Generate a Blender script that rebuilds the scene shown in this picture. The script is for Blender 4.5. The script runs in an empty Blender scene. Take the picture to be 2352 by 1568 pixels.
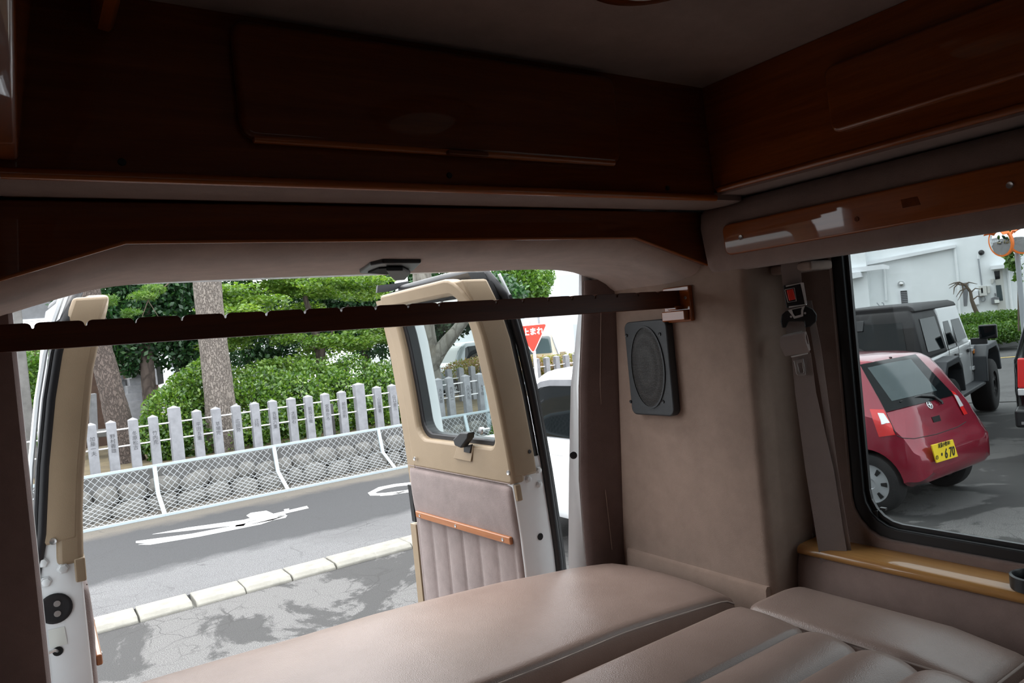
import bpy, math, random
import numpy as np
from mathutils import Vector, Matrix
random.seed(7); RNG = np.random.default_rng(7)
SC = bpy.context.scene
COL = SC.collection
# ------------------------------------------------------------------ camera
W, H = 2352, 1568
CX, CY = W / 2, H / 2
FPX = 1675.71                                    # focal length in pixels
RX = (0.82486122, -0.0863537, 0.55870118)        # van axes seen from the camera (right, down, forward)
RY = (-0.55722981, 0.04255929, 0.82926693)
RZ = (-0.0953882, -0.99535508, -0.01301335)
EYE = 2.05
CAM = Vector((0, 0, EYE))
cam_data = bpy.data.cameras.new('camera')
cam_data.sensor_width = 36.0
cam_data.lens = FPX / W * 36.0
cam_data.clip_start = 0.02
cam_data.clip_end = 400
cam = bpy.data.objects.new('camera', cam_data)
COL.objects.link(cam)
M = Matrix(((RX[0], -RX[1], -RX[2], CAM.x), (RY[0], -RY[1], -RY[2], CAM.y), (RZ[0], -RZ[1], -RZ[2], CAM.z), (0, 0, 0, 1)))
cam.matrix_world = M
SC.camera = cam
# ------------------------------------------------------------------ sky and light: a bright overcast day
world = bpy.data.worlds.new('overcast_sky'); SC.world = world
world.use_nodes = True
wn = world.node_tree
bg = wn.nodes['Background']
tc = wn.nodes.new('ShaderNodeTexCoord'); sx = wn.nodes.new('ShaderNodeSeparateXYZ'); cr = wn.nodes.new('ShaderNodeValToRGB')
wn.links.new(tc.outputs['Generated'], sx.inputs[0]); wn.links.new(sx.outputs['Z'], cr.inputs[0])
cr.color_ramp.elements[0].position = 0.0; cr.color_ramp.elements[0].color = (0.80, 0.84, 0.88, 1)
cr.color_ramp.elements[1].position = 1.0; cr.color_ramp.elements[1].color = (1.0, 1.02, 1.05, 1)
wn.links.new(cr.outputs[0], bg.inputs['Color'])
bg.inputs['Strength'].default_value = 4.3
sun_d = bpy.data.lights.new('hazy_sun', 'SUN'); sun_d.energy = 3.6; sun_d.angle = math.radians(40); sun_d.color = (1.0, 0.97, 0.93)
sun = bpy.data.objects.new('hazy_sun', sun_d); COL.objects.link(sun)
sun.rotation_euler = Vector((-0.10, 0.62, 1.0)).to_track_quat('Z', 'Y').to_euler()
sun['label'] = 'hazy sun behind the clouds'
vs = SC.view_settings
vs.view_transform = 'Standard'; vs.look = 'None'; vs.gamma = 1.0; vs.use_curve_mapping = False; vs.exposure = 0.0

# ------------------------------------------------------------------ pixel helpers: where a photographed point lies on a known plane
def ray(px, py):
    d = (px - CX, py - CY, FPX)
    return Vector((RX[0]*d[0]+RX[1]*d[1]+RX[2]*d[2], RY[0]*d[0]+RY[1]*d[1]+RY[2]*d[2], RZ[0]*d[0]+RZ[1]*d[1]+RZ[2]*d[2]))
def P(px, py, x=None, y=None, z=None):
    d = ray(px, py)
    t = (x - CAM.x)/d.x if x is not None else ((y - CAM.y)/d.y if y is not None else (z - CAM.z)/d.z)
    return CAM + d*t
def PD(px, py, depth):
    return CAM + ray(px, py)*(depth/FPX)
def PP(px, py, o, n):
    d = ray(px, py); return CAM + d*((Vector(o) - CAM).dot(n)/d.dot(n))

# ------------------------------------------------------------------ node materials
MATS = {}
def new_mat(name):
    m = bpy.data.materials.new(name); m.use_nodes = True; MATS[name] = m
    nt = m.node_tree; b = nt.nodes['Principled BSDF']
    return m, nt, b
def coords(nt, scale=(1, 1, 1), rot=(0, 0, 0), kind='Object'):
    t = nt.nodes.new('ShaderNodeTexCoord'); mp = nt.nodes.new('ShaderNodeMapping')
    mp.inputs['Scale'].default_value = scale; mp.inputs['Rotation'].default_value = rot
    nt.links.new(t.outputs[kind], mp.inputs[0]); return mp.outputs[0]
def noise(nt, vec, scale, detail=4, rough=0.6, dist=0):
    n = nt.nodes.new('ShaderNodeTexNoise'); n.inputs['Scale'].default_value = scale; n.inputs['Detail'].default_value = detail
    n.inputs['Roughness'].default_value = rough; n.inputs['Distortion'].default_value = dist
    nt.links.new(vec, n.inputs['Vector']); return n.outputs['Fac']
def ramp(nt, fac, stops):
    r = nt.nodes.new('ShaderNodeValToRGB'); e = r.color_ramp.elements
    while len(e) < len(stops): e.new(0.5)
    for el, (p, c) in zip(e, stops):
        el.position = p; el.color = (c[0], c[1], c[2], 1) if hasattr(c, '__len__') else (c, c, c, 1)
    nt.links.new(fac, r.inputs[0]); return r.outputs[0]
def bump(nt, b, h, strength=0.3, dist=0.01):
    bp = nt.nodes.new('ShaderNodeBump'); bp.inputs['Strength'].default_value = strength; bp.inputs['Distance'].default_value = dist
    nt.links.new(h, bp.inputs['Height']); nt.links.new(bp.outputs[0], b.inputs['Normal'])
def mix(nt, fac, a, c, mode='MIX'):
    n = nt.nodes.new('ShaderNodeMix'); n.data_type = 'RGBA'; n.blend_type = mode
    def put(sock, v):
        if isinstance(v, (tuple, list)): sock.default_value = (v[0], v[1], v[2], 1)
        elif isinstance(v, (int, float)): sock.default_value = v
        else: nt.links.new(v, sock)
    put(n.inputs[0], fac); put(n.inputs[6], a); put(n.inputs[7], c); return n.outputs[2]
def plain(name, col, rough=0.5, metal=0.0, coat=0.0, var=0.0, vscale=8, bumps=0.0, bscale=200, spec=0.5):
    m, nt, b = new_mat(name)
    b.inputs['Roughness'].default_value = rough; b.inputs['Metallic'].default_value = metal
    b.inputs['Coat Weight'].default_value = coat; b.inputs['Coat Roughness'].default_value = 0.05
    b.inputs['Specular IOR Level'].default_value = spec
    v = coords(nt)
    if var:
        f = noise(nt, v, vscale)
        lo = tuple(c*(1-var) for c in col); hi = tuple(min(1, c*(1+var)) for c in col)
        nt.links.new(ramp(nt, f, [(0.3, lo), (0.7, hi)]), b.inputs['Base Color'])
    else:
        b.inputs['Base Color'].default_value = (*col, 1)
    if bumps: bump(nt, b, noise(nt, v, bscale, 2), bumps, 0.004)
    return m
def wood(name, c0, c1, rough=0.12, scale=6, axis=0):
    m, nt, b = new_mat(name)
    s = [1, 1, 1]; s[axis] = 0.06
    v = coords(nt, tuple(k*scale for k in s))
    n1 = noise(nt, v, 6, 6, 0.65, 0.6); n2 = noise(nt, v, 40, 3, 0.7)
    c = ramp(nt, n1, [(0.25, c0), (0.5, tuple((p+q)/2 for p, q in zip(c0, c1))), (0.75, c1)])
    c = mix(nt, ramp(nt, n2, [(0.35, 0.0), (0.75, 0.28)]), c, tuple(k*0.45 for k in c0))
    nt.links.new(c, b.inputs['Base Color']); b.inputs['Roughness'].default_value = max(rough, 0.3); b.inputs['Specular IOR Level'].default_value = 0.2
    b.inputs['Coat Weight'].default_value = 0.75; b.inputs['Coat Roughness'].default_value = 0.025
    return m
def fabric(name, col, var=0.12, nap=0.5, fscale=700, stain=0.0):
    m, nt, b = new_mat(name)
    v = coords(nt)
    f = noise(nt, v, 14, 5, 0.7); g = noise(nt, v, fscale, 2)
    c = ramp(nt, f, [(0.3, tuple(k*(1-var) for k in col)), (0.7, tuple(k*(1+var) for k in col))])
    if stain:
        st = noise(nt, v, 5, 3, 0.6)
        c = mix(nt, ramp(nt, st, [(0.55, 0.0), (0.72, stain)]), c, tuple(k*0.55 for k in col))
    nt.links.new(c, b.inputs['Base Color']); b.inputs['Roughness'].default_value = 0.95
    b.inputs['Specular IOR Level'].default_value = 0.15
    b.inputs['Sheen Weight'].default_value = 0.25; b.inputs['Sheen Roughness'].default_value = 0.6
    bump(nt, b, g, nap, 0.002)
    return m
def glass(name, tint, gloss=0.08):
    m, nt, b = new_mat(name)
    out = nt.nodes['Material Output']; nt.nodes.remove(b)
    tr = nt.nodes.new('ShaderNodeBsdfTransparent'); tr.inputs[0].default_value = (*tint, 1)
    gl = nt.nodes.new('ShaderNodeBsdfGlossy'); gl.inputs['Roughness'].default_value = 0.01
    lw = nt.nodes.new('ShaderNodeLayerWeight'); lw.inputs[0].default_value = 0.5
    pw = nt.nodes.new('ShaderNodeMath'); pw.operation = 'POWER'; nt.links.new(lw.outputs['Facing'], pw.inputs[0]); pw.inputs[1].default_value = 5.0
    fr = nt.nodes.new('ShaderNodeMath'); fr.operation = 'MULTIPLY_ADD'; nt.links.new(pw.outputs[0], fr.inputs[0]); fr.inputs[1].default_value = 0.9; fr.inputs[2].default_value = 0.006
    mx = nt.nodes.new('ShaderNodeMixShader')
    nt.links.new(fr.outputs[0], mx.inputs[0]); nt.links.new(tr.outputs[0], mx.inputs[1]); nt.links.new(gl.outputs[0], mx.inputs[2])
    nt.links.new(mx.outputs[0], out.inputs[0]); return m
def leaf_mat(name, stops, trans=0.45):
    m, nt, b = new_mat(name)
    out = nt.nodes['Material Output']; nt.nodes.remove(b)
    at = nt.nodes.new('ShaderNodeAttribute'); at.attribute_name = 'tone'
    c = ramp(nt, at.outputs['Fac'], stops)
    d = nt.nodes.new('ShaderNodeBsdfDiffuse'); t = nt.nodes.new('ShaderNodeBsdfTranslucent'); g = nt.nodes.new('ShaderNodeBsdfGlossy')
    g.inputs['Roughness'].default_value = 0.45; g.inputs[0].default_value = (0.9, 0.95, 0.9, 1)
    nt.links.new(c, d.inputs[0])
    c2 = mix(nt, 1.0, c, (1.0, 1.0, 0.45), 'MULTIPLY'); nt.links.new(c2, t.inputs[0])
    m1 = nt.nodes.new('ShaderNodeMixShader'); m1.inputs[0].default_value = trans
    m2 = nt.nodes.new('ShaderNodeMixShader'); m2.inputs[0].default_value = 0.05
    nt.links.new(d.outputs[0], m1.inputs[1]); nt.links.new(t.outputs[0], m1.inputs[2])
    nt.links.new(m1.outputs[0], m2.inputs[1]); nt.links.new(g.outputs[0], m2.inputs[2]); nt.links.new(m2.outputs[0], out.inputs[0])
    return m

# ------------------------------------------------------------------ scene graph helpers
def tag(o, label=None, cat=None, group=None, kind=None):
    if label: o['label'] = label
    if cat: o['category'] = cat
    if group: o['group'] = group
    if kind: o['kind'] = kind
    return o
def thing(name, label, cat, loc=(0, 0, 0), rotz=0.0, group=None, kind=None):
    e = bpy.data.objects.new(name, None); COL.objects.link(e)
    e.empty_display_size = 0.1
    e.location = loc; e.rotation_euler = (0, 0, rotz)
    return tag(e, label, cat, group, kind)
def link(name, me, mat, parent=None, local=False):
    o = bpy.data.objects.new(name, me); COL.objects.link(o)
    if mat is not None and not me.materials: me.materials.append(mat if not isinstance(mat, str) else MATS[mat])
    if parent is not None:
        o.parent = parent
        if parent.type == 'EMPTY' and not local:
            o.matrix_parent_inverse = (Matrix.Translation(parent.location) @ Matrix.Rotation(parent.rotation_euler.z, 4, 'Z')).inverted()
    return o
class MB:
    def __init__(s): s.v = []; s.f = []
    def add(s, vs, fs):
        b = len(s.v); s.v += [tuple(q) for q in vs]; s.f += [tuple(i+b for i in f) for f in fs]; return s
    def box(s, x0, x1, y0, y1, z0, z1):
        return s.add([(x0,y0,z0),(x1,y0,z0),(x1,y1,z0),(x0,y1,z0),(x0,y0,z1),(x1,y0,z1),(x1,y1,z1),(x0,y1,z1)],
                     [(0,3,2,1),(4,5,6,7),(0,1,5,4),(1,2,6,5),(2,3,7,6),(3,0,4,7)])
    def prism(s, pts, vec):
        n = len(pts); vec = Vector(vec); a = [Vector(p) for p in pts]; b = [p+vec for p in a]
        nr = Vector((0, 0, 0))
        for i in range(n): nr += a[i].cross(a[(i+1) % n])
        flip = nr.dot(vec) < 0
        f = [tuple(range(n-1, -1, -1)), tuple(range(n, 2*n))] + [(i, (i+1) % n, n+(i+1) % n, n+i) for i in range(n)]
        if flip: f = [tuple(reversed(q)) for q in f]
        return s.add(a+b, f)
    def loft(s, loops, caps=True, closed=True):
        n = len(loops[0]); vs = [p for L in loops for p in L]; fs = []
        for k in range(len(loops)-1):
            for i in range(n if closed else n-1):
                j = (i+1) % n; fs.append((k*n+i, k*n+j, (k+1)*n+j, (k+1)*n+i))
        if caps and closed: fs += [tuple(range(n-1, -1, -1)), tuple((len(loops)-1)*n+i for i in range(n))]
        return s.add(vs, fs)
    def tube(s, path, r, n=8, caps=True):
        path = [Vector(p) for p in path]; m = len(path); rs = r if hasattr(r, '__len__') else [r]*m
        loops = []; up = None
        for i in range(m):
            t = (path[min(i+1, m-1)] - path[max(i-1, 0)]).normalized()
            if up is None: up = Vector((0, 0, 1)) if abs(t.z) < 0.9 else Vector((1, 0, 0))
            a = (up - t*up.dot(t)).normalized(); up = a; b = t.cross(a)
            loops.append([path[i] + (a*math.cos(2*math.pi*k/n) + b*math.sin(2*math.pi*k/n))*rs[i] for k in range(n)])
        return s.loft(loops, caps)
    def lathe(s, prof, o=(0, 0, 0), ax=(0, 0, 1), n=24, caps=True):
        ax = Vector(ax).normalized(); a = (Vector((0, 0, 1)) if abs(ax.z) < 0.9 else Vector((1, 0, 0))).cross(ax).normalized(); b = ax.cross(a); o = Vector(o)
        loops = [[o + ax*h + (a*math.cos(2*math.pi*k/n) + b*math.sin(2*math.pi*k/n))*max(r, 1e-5) for k in range(n)] for r, h in prof]
        return s.loft(loops, caps)
    def grid(s, fn, nu, nv):
        vs = [fn(i/nu, j/nv) for j in range(nv+1) for i in range(nu+1)]
        return s.add(vs, [(j*(nu+1)+i, j*(nu+1)+i+1, (j+1)*(nu+1)+i+1, (j+1)*(nu+1)+i) for j in range(nv) for i in range(nu)])
    def frame(s, outer, inner, mp, v0, v1):
        """ring between two equal-count 2D loops, thickness v0..v1, mapped by mp(a, v, b)"""
        n = len(outer)
        vs = [mp(a, v0, b) for a, b in outer] + [mp(a, v0, b) for a, b in inner] + [mp(a, v1, b) for a, b in outer] + [mp(a, v1, b) for a, b in inner]
        fs = []
        for i in range(n):
            j = (i+1) % n
            fs += [(i, j, n+j, n+i), (2*n+j, 2*n+i, 3*n+i, 3*n+j), (j, i, 2*n+i, 2*n+j), (n+i, n+j, 3*n+j, 3*n+i)]
        return s.add(vs, fs)
    def ball(s, c, r, nu=12, nv=8):
        c = Vector(c); r = r if hasattr(r, '__len__') else (r, r, r)
        loops = [[c + Vector((r[0]*math.sin(math.pi*j/nv)*math.cos(2*math.pi*i/nu), r[1]*math.sin(math.pi*j/nv)*math.sin(2*math.pi*i/nu), -r[2]*math.cos(math.pi*j/nv))) for i in range(nu)] for j in range(1, nv)]
        b = len(s.v); s.loft(loops, False)
        n0 = len(s.v); s.v += [tuple(c-Vector((0, 0, r[2]))), tuple(c+Vector((0, 0, r[2])))]
        for i in range(nu):
            s.f += [(n0, b+(i+1) % nu, b+i), (n0+1, b+(nv-2)*nu+i, b+(nv-2)*nu+(i+1) % nu)]
        return s
    def o(s, name, mat, parent=None, smooth=0, bevel=0, seg=2, local=False, fix=False):
        me = bpy.data.meshes.new(name); me.from_pydata(s.v, [], s.f); me.update()
        if fix:
            import bmesh
            bm = bmesh.new(); bm.from_mesh(me); bmesh.ops.remove_doubles(bm, verts=bm.verts, dist=1e-5); bmesh.ops.recalc_face_normals(bm, faces=bm.faces); bm.to_mesh(me); bm.free()
        if smooth:
            me.polygons.foreach_set('use_smooth', [True]*len(me.polygons)); me.set_sharp_from_angle(angle=math.radians(smooth))
        ob = link(name, me, mat, parent, local)
        if bevel:
            md = ob.modifiers.new('edge', 'BEVEL'); md.width = bevel; md.segments = seg; md.limit_method = 'ANGLE'; md.angle_limit = math.radians(35)
            if not smooth:
                me.polygons.foreach_set('use_smooth', [True]*len(me.polygons)); me.set_sharp_from_angle(angle=math.radians(35))
                md.harden_normals = True
        return ob
def box(name, mat, x0, x1, y0, y1, z0, z1, parent=None, bevel=0.0, local=False, seg=2):
    return MB().box(x0, x1, y0, y1, z0, z1).o(name, mat, parent, 0, bevel, seg, local)
def struct(o, label, cat=None): return tag(o, label, cat, None, 'structure')
def rrect(a0, a1, b0, b1, r, n=5):
    """rounded rectangle loop, counter-clockwise from the lower left"""
    r = r if hasattr(r, '__len__') else (r,)*4
    out = []
    for (ca, cb, rr, t0) in ((a0, b0, r[0], 180), (a1, b0, r[1], 270), (a1, b1, r[2], 0), (a0, b1, r[3], 90)):
        sa = 1 if ca == a0 else -1; sb = 1 if cb == b0 else -1
        for k in range(n+1):
            t = math.radians(t0 + 90*k/n); out.append((ca+sa*rr+rr*math.cos(t), cb+sb*rr+rr*math.sin(t)))
    return out
def interp(x, xs, ys): return float(np.interp(x, xs, ys))
def text(s, size, mat, name, parent, org, right, up, depth=0.002, local=False, sx=1.0, bold=0.0):
    cu = bpy.data.curves.new(name, 'FONT'); cu.body = s; cu.size = size; cu.align_x = 'CENTER'; cu.align_y = 'CENTER'
    cu.extrude = depth/2; cu.resolution_u = 2; cu.offset = bold
    t = bpy.data.objects.new(name, cu); COL.objects.link(t)
    dg = bpy.context.evaluated_depsgraph_get(); me = bpy.data.meshes.new_from_object(t.evaluated_get(dg))
    bpy.data.objects.remove(t)
    r = Vector(right).normalized(); u = Vector(up).normalized(); n = r.cross(u); o = Vector(org)
    for v in me.vertices: v.co = o + r*(v.co.x*sx) + u*v.co.y + n*v.co.z
    me.materials.clear(); return tag(link(name, me, mat, parent, local), None, None, None, 'stuff' if len(s) > 1 else None)
def leaves(name, cen, size, mat, parent, tone=None, flat=0.0, asp=0.55, seed=1, kind=True):
    """one small folded blade of four corners for every row of cen"""
    g = np.random.default_rng(seed); n = len(cen)
    d = g.normal(size=(n, 3)); d[:, 2] *= (1-flat); d /= np.linalg.norm(d, axis=1)[:, None]+1e-9
    q = g.normal(size=(n, 3)); 
    if flat: q[:, 2] *= (1-flat)
    w = q - d*(q*d).sum(1)[:, None]; w /= np.linalg.norm(w, axis=1)[:, None]+1e-9
    s = size*(0.65+0.7*g.random(n))[:, None]
    v = np.empty((n, 4, 3)); v[:, 0] = cen - d*s*0.5; v[:, 1] = cen + w*s*asp*0.5; v[:, 2] = cen + d*s*0.5; v[:, 3] = cen - w*s*asp*0.5
    me = bpy.data.meshes.new(name); me.vertices.add(4*n); me.vertices.foreach_set('co', v.ravel())
    me.loops.add(4*n); me.loops.foreach_set('vertex_index', np.arange(4*n, dtype=np.int32))
    me.polygons.add(n); me.polygons.foreach_set('loop_start', np.arange(0, 4*n, 4, dtype=np.int32)); me.polygons.foreach_set('loop_total', np.full(n, 4, dtype=np.int32))
    me.update(calc_edges=True)
    t = g.random(n) if tone is None else np.clip(tone + 0.25*(g.random(n)-0.5), 0, 1)
    at = me.attributes.new('tone', 'FLOAT', 'FACE'); at.data.foreach_set('value', t.astype(np.float32))
    o = link(name, me, mat, parent)
    if kind: o['kind'] = 'stuff'
    return o
# ------------------------------------------------------------------ materials of the van
fabric('carpet', (0.37, 0.28, 0.24))
fabric('headliner', (0.265, 0.185, 0.16))
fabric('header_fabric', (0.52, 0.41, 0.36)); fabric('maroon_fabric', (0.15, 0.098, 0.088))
fabric('carpet_wall', (0.335, 0.238, 0.19), 0.10, 0.5, 500, 0.25)
fabric('velour', (0.24, 0.185, 0.173), 0.16, 0.6, 400, 0.15)
fabric('webbing', (0.30, 0.24, 0.225), 0.05, 0.4, 900)
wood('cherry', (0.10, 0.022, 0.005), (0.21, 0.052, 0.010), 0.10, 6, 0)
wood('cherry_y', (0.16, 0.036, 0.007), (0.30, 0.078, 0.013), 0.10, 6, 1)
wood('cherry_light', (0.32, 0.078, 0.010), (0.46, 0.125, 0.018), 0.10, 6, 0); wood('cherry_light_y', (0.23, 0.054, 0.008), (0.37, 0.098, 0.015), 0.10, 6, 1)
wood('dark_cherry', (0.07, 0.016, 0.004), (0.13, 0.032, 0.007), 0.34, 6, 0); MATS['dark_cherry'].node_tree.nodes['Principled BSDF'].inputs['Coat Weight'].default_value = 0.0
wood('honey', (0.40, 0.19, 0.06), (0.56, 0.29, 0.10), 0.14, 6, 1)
wood('strip_wood', (0.36, 0.13, 0.05), (0.50, 0.20, 0.08), 0.25, 6, 1)
m, nt, b = new_mat('leather'); v = coords(nt)
vo = nt.nodes.new('ShaderNodeTexVoronoi'); vo.inputs['Scale'].default_value = 420; nt.links.new(v, vo.inputs['Vector'])
n1 = noise(nt, v, 6, 5, 0.6)
nt.links.new(ramp(nt, n1, [(0.3, (0.228, 0.163, 0.138)), (0.7, (0.282, 0.207, 0.179))]), b.inputs['Base Color'])
b.inputs['Roughness'].default_value = 0.33
hh = nt.nodes.new('ShaderNodeMath'); hh.operation = 'ADD'; nt.links.new(vo.outputs['Distance'], hh.inputs[0]); nt.links.new(noise(nt, v, 18, 6, 0.7), hh.inputs[1])
bump(nt, b, hh.outputs[0], 0.16, 0.003)
plain('tan_plastic', (0.315, 0.235, 0.152), 0.5, 0, 0, 0.06, 6, 0.15, 500)
plain('white_paint', (0.82, 0.85, 0.87), 0.25, 0, 0.3, 0.04, 4)
plain('rubber', (0.008, 0.008, 0.010), 0.45, 0, 0, 0.2, 20)
plain('black_plastic', (0.012, 0.0125, 0.014), 0.38, 0, 0, 0.15, 30, 0.1, 400)
plain('speaker_grey', (0.042, 0.046, 0.051), 0.5, 0, 0, 0.1, 30, 0.2, 500)
plain('chrome', (0.9, 0.9, 0.91), 0.22, 0.55)
plain('steel', (0.62, 0.62, 0.62), 0.35, 1.0, 0, 0.1, 30)
plain('zinc_paint', (0.66, 0.68, 0.69), 0.4, 0.3)
plain('red_button', (0.75, 0.045, 0.03), 0.35)
plain('dark_hole', (0.006, 0.006, 0.006), 0.9)
plain('sticker', (0.70, 0.72, 0.68), 0.5)
plain('thread', (0.36, 0.30, 0.27), 0.8)
glass('tinted_glass', (0.585, 0.61, 0.61)); glass('rear_glass', (0.60, 0.66, 0.65)); glass('dimmed_glass', (0.30, 0.32, 0.32)); glass('privacy_glass', (0.40, 0.42, 0.42))
m, nt, b = new_mat('speaker_mesh'); v = coords(nt, (1, 1, 1))
vo = nt.nodes.new('ShaderNodeTexVoronoi'); vo.inputs['Scale'].default_value = 230; vo.inputs['Randomness'].default_value = 0.1; nt.links.new(v, vo.inputs['Vector'])
nt.links.new(ramp(nt, vo.outputs['Distance'], [(0.25, (0.004, 0.004, 0.004)), (0.5, (0.035, 0.032, 0.03))]), b.inputs['Base Color']); b.inputs['Roughness'].default_value = 0.5
bump(nt, b, vo.outputs['Distance'], 0.6, 0.003)
def E_(z): return EYE + z

# ------------------------------------------------------------------ van shell
XW = 1.80        # window wall
struct(box('floor', 'carpet', -0.16, 1.9, -2.7, 1.92, E_(-1.34), E_(-1.30)), 'brown carpeted floor of the van under the bench')
struct(box('ceiling', 'headliner', -0.16, 1.9, -2.7, 1.80, E_(0.561), E_(0.62)), 'brown fabric ceiling of the van')
# rear roof shell above the doors, closes the van behind the cabinet
struct(box('wall_rear', 'white_paint', -0.16, 1.9, 1.80, 1.86, E_(0.19), E_(0.62)), 'white body panel above the rear doors')
# front bulkhead with the windscreen opening
wf = MB().box(-0.16, 1.9, -2.72, -2.66, E_(-1.34), E_(-0.45)).box(-0.16, 1.9, -2.72, -2.66, E_(0.12), E_(0.62)).box(-0.16, -0.02, -2.72, -2.66, E_(-0.45), E_(0.12)).box(1.76, 1.9, -2.72, -2.66, E_(-0.45), E_(0.12))
struct(wf.o('wall_front', 'carpet'), 'front end of the van behind the camera')
struct(box('window_3', 'dimmed_glass', -0.02, 1.76, -2.70, -2.695, E_(-0.45), E_(0.12)), 'windscreen of the van')  # unseen windscreen, its glass darkened to cut fill light from the front
# windowless left wall to cut fill light, right wall with the big tinted window
def side_wall(name, x0, x1, wins, label, y0=-2.66, y1=1.28):
    mb = MB(); wins = sorted(wins); ys = [y0]
    for w in wins: ys += [w[0], w[1]]
    ys.append(y1)
    for k in range(0, len(ys)-1, 2): mb.box(x0, x1, ys[k], ys[k+1], E_(-1.34), E_(0.62))
    for a, c, z0, z1 in wins: mb.box(x0, x1, a, c, E_(-1.34), E_(z0)); mb.box(x0, x1, a, c, E_(z1), E_(0.62))
    return struct(mb.o(name, 'carpet'), label)
struct(box('wall_left', 'headliner', -0.16, -0.12, -2.66, 1.86, E_(-1.34), E_(0.62)), 'carpeted left wall of the van beside the camera')
# right wall: carpet panel with a rounded opening
def mpx(a, v, b): return (v, a, E_(b))
wr = MB().frame(rrect(-0.5, 1.28, -1.34, 0.62, 0.001), rrect(-0.32, 1.128, -0.622, 0.26, (0.10, 0.10, 0.05, 0.05)), mpx, XW-0.005, XW+0.035)
wr.box(XW-0.005, XW+0.035, -2.66, -0.5, E_(-1.34), E_(0.62))
wall_right = struct(wr.o('wall_right', 'headliner', None, 0, 0.008, 3), 'carpeted right wall of the van around the tinted window')
w1 = thing('window_1', 'large tinted side window with black rubber frame', 'window', (XW, 0.4, E_(-0.6)), kind='structure')
MB().frame(rrect(-0.33, 1.135, -0.628, 0.265, (0.10, 0.10, 0.05, 0.05)), rrect(-0.295, 1.098, -0.594, 0.23, (0.085, 0.085, 0.04, 0.04)), mpx, XW+0.006, XW+0.034).o('gasket', 'rubber', w1, 0, 0.006, 3)
MB().frame(rrect(-0.296, 1.100, -0.596, 0.232, (0.085, 0.085, 0.04, 0.04)), rrect(-0.285, 1.088, -0.584, 0.22, (0.08, 0.08, 0.04, 0.04)), mpx, XW+0.020, XW+0.030).o('glazing_bead', 'black_plastic', w1)
g = MB().prism([mpx(a, XW+0.026, b) for a, b in rrect(-0.29, 1.094, -0.59, 0.226, (0.08, 0.08, 0.04, 0.04))], (0.004, 0, 0)); g.o('pane', 'tinted_glass', w1)
pc = [(2000, 1168), (2020, 1170), (2023, 1192), (2004, 1189)]
MB().prism([P(a, c, x=XW+0.0255) for a, c in pc], (-0.012, 0, 0)).o('hinge_plate', 'black_plastic', w1, 0, 0.002)
MB().box(XW+0.012, XW+0.022, 1.045, 1.06, E_(-0.552), E_(-0.546)).o('hinge_pin', 'black_plastic', w1)

# D-pillar panel with the speaker: plan outline lofted up the leaning rear of the van
zs = [-1.34, -0.75, -0.5, -0.2, 0.05, 0.14]
def pillar_loop(z):
    yb = interp(z, [-0.75, 0.03], [1.833, 1.762]); jb = interp(z, [-0.75, -0.5, -0.2, 0.13], [0.787, 0.791, 0.810, 0.843])
    xj = interp(z, [-0.75, 0.13], [1.455, 1.50]); yj = xj/jb
    pts = [(XW, 1.25)]
    for k in range(6): t = math.radians(90*k/5); pts.append((1.6+0.025-0.025*math.sin(t), 1.25+0.025-0.025*math.cos(t)))
    pts += [(1.6, 1.40), (1.6, 1.62)]
    pts += [(1.6, yb), (XW, yb)]
    return [(x, y, E_(z)) for x, y in pts]
def return_loop(z):
    yb = interp(z, [-0.75, 0.03], [1.833, 1.762]); jb = interp(z, [-0.75, -0.5, -0.2, 0.13], [0.787, 0.791, 0.810, 0.843])
    xj = interp(z, [-0.75, 0.13], [1.455, 1.50]); yj = xj/jb
    pts = [(1.66, yb), (1.598, yb-0.003), (1.585, yb), (xj+0.06, yj-0.022), (xj+0.02, yj-0.012), (xj+0.004, yj-0.004), (xj, yj+0.004), (xj+0.006, yj+0.016), (1.66, yj+0.02+max(0, yb-yj))]
    return [(x, y, E_(z)) for x, y in pts]
wall_side = MB().loft([pillar_loop(z) for z in zs]).o('wall_corner', 'carpet_wall', None, 40)
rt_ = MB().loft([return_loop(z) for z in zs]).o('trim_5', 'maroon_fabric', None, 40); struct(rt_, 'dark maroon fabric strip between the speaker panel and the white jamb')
MB().tube([(1.545, return_loop(z)[3][1]-0.001, E_(z)) for z in (-0.74, -0.5, -0.2, 0.05)], 0.0012, 5).o('seam', 'carpet', rt_)
struct(wall_side, 'carpeted corner pillar panel that carries the speaker')
# white steel door jamb behind it
def jamb_loop(z):
    jb = interp(z, [-0.75, -0.5, -0.2, 0.13], [0.787, 0.791, 0.810, 0.843]); jl = interp(z, [-0.75, -0.5, -0.2, 0.13], [0.747, 0.764, 0.787, 0.832])
    xj = interp(z, [-0.75, 0.13], [1.455, 1.50]); yj = xj/jb
    y2 = yj+0.045; x2 = jl*y2
    return [(x, y, E_(z)) for x, y in [(xj+0.03, yj+0.010), (xj-0.001, yj+0.012), (x2+0.01, y2-0.012), (x2, y2), (x2+0.012, y2+0.012), (1.9, y2+0.02), (1.9, yj+0.012)]]
jm = MB().loft([jamb_loop(z) for z in [-1.34, -0.9, -0.75, -0.5, -0.2, 0.05, 0.19]]).o('door_jamb', 'white_paint', None, 45)
tag(jm, None, None, None, 'structure'); jm.name = 'trim_1'; jm['label'] = 'white painted steel door jamb at the right of the rear opening'
c = P(1317, 1045, x=1.445); MB().lathe([(0.012, 0), (0.012, -0.004), (0.007, -0.005)], c, (0.55, 0.83, 0), 16).o('grommet', 'rubber', jm)
c = P(1322, 1130, x=1.43)
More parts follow.
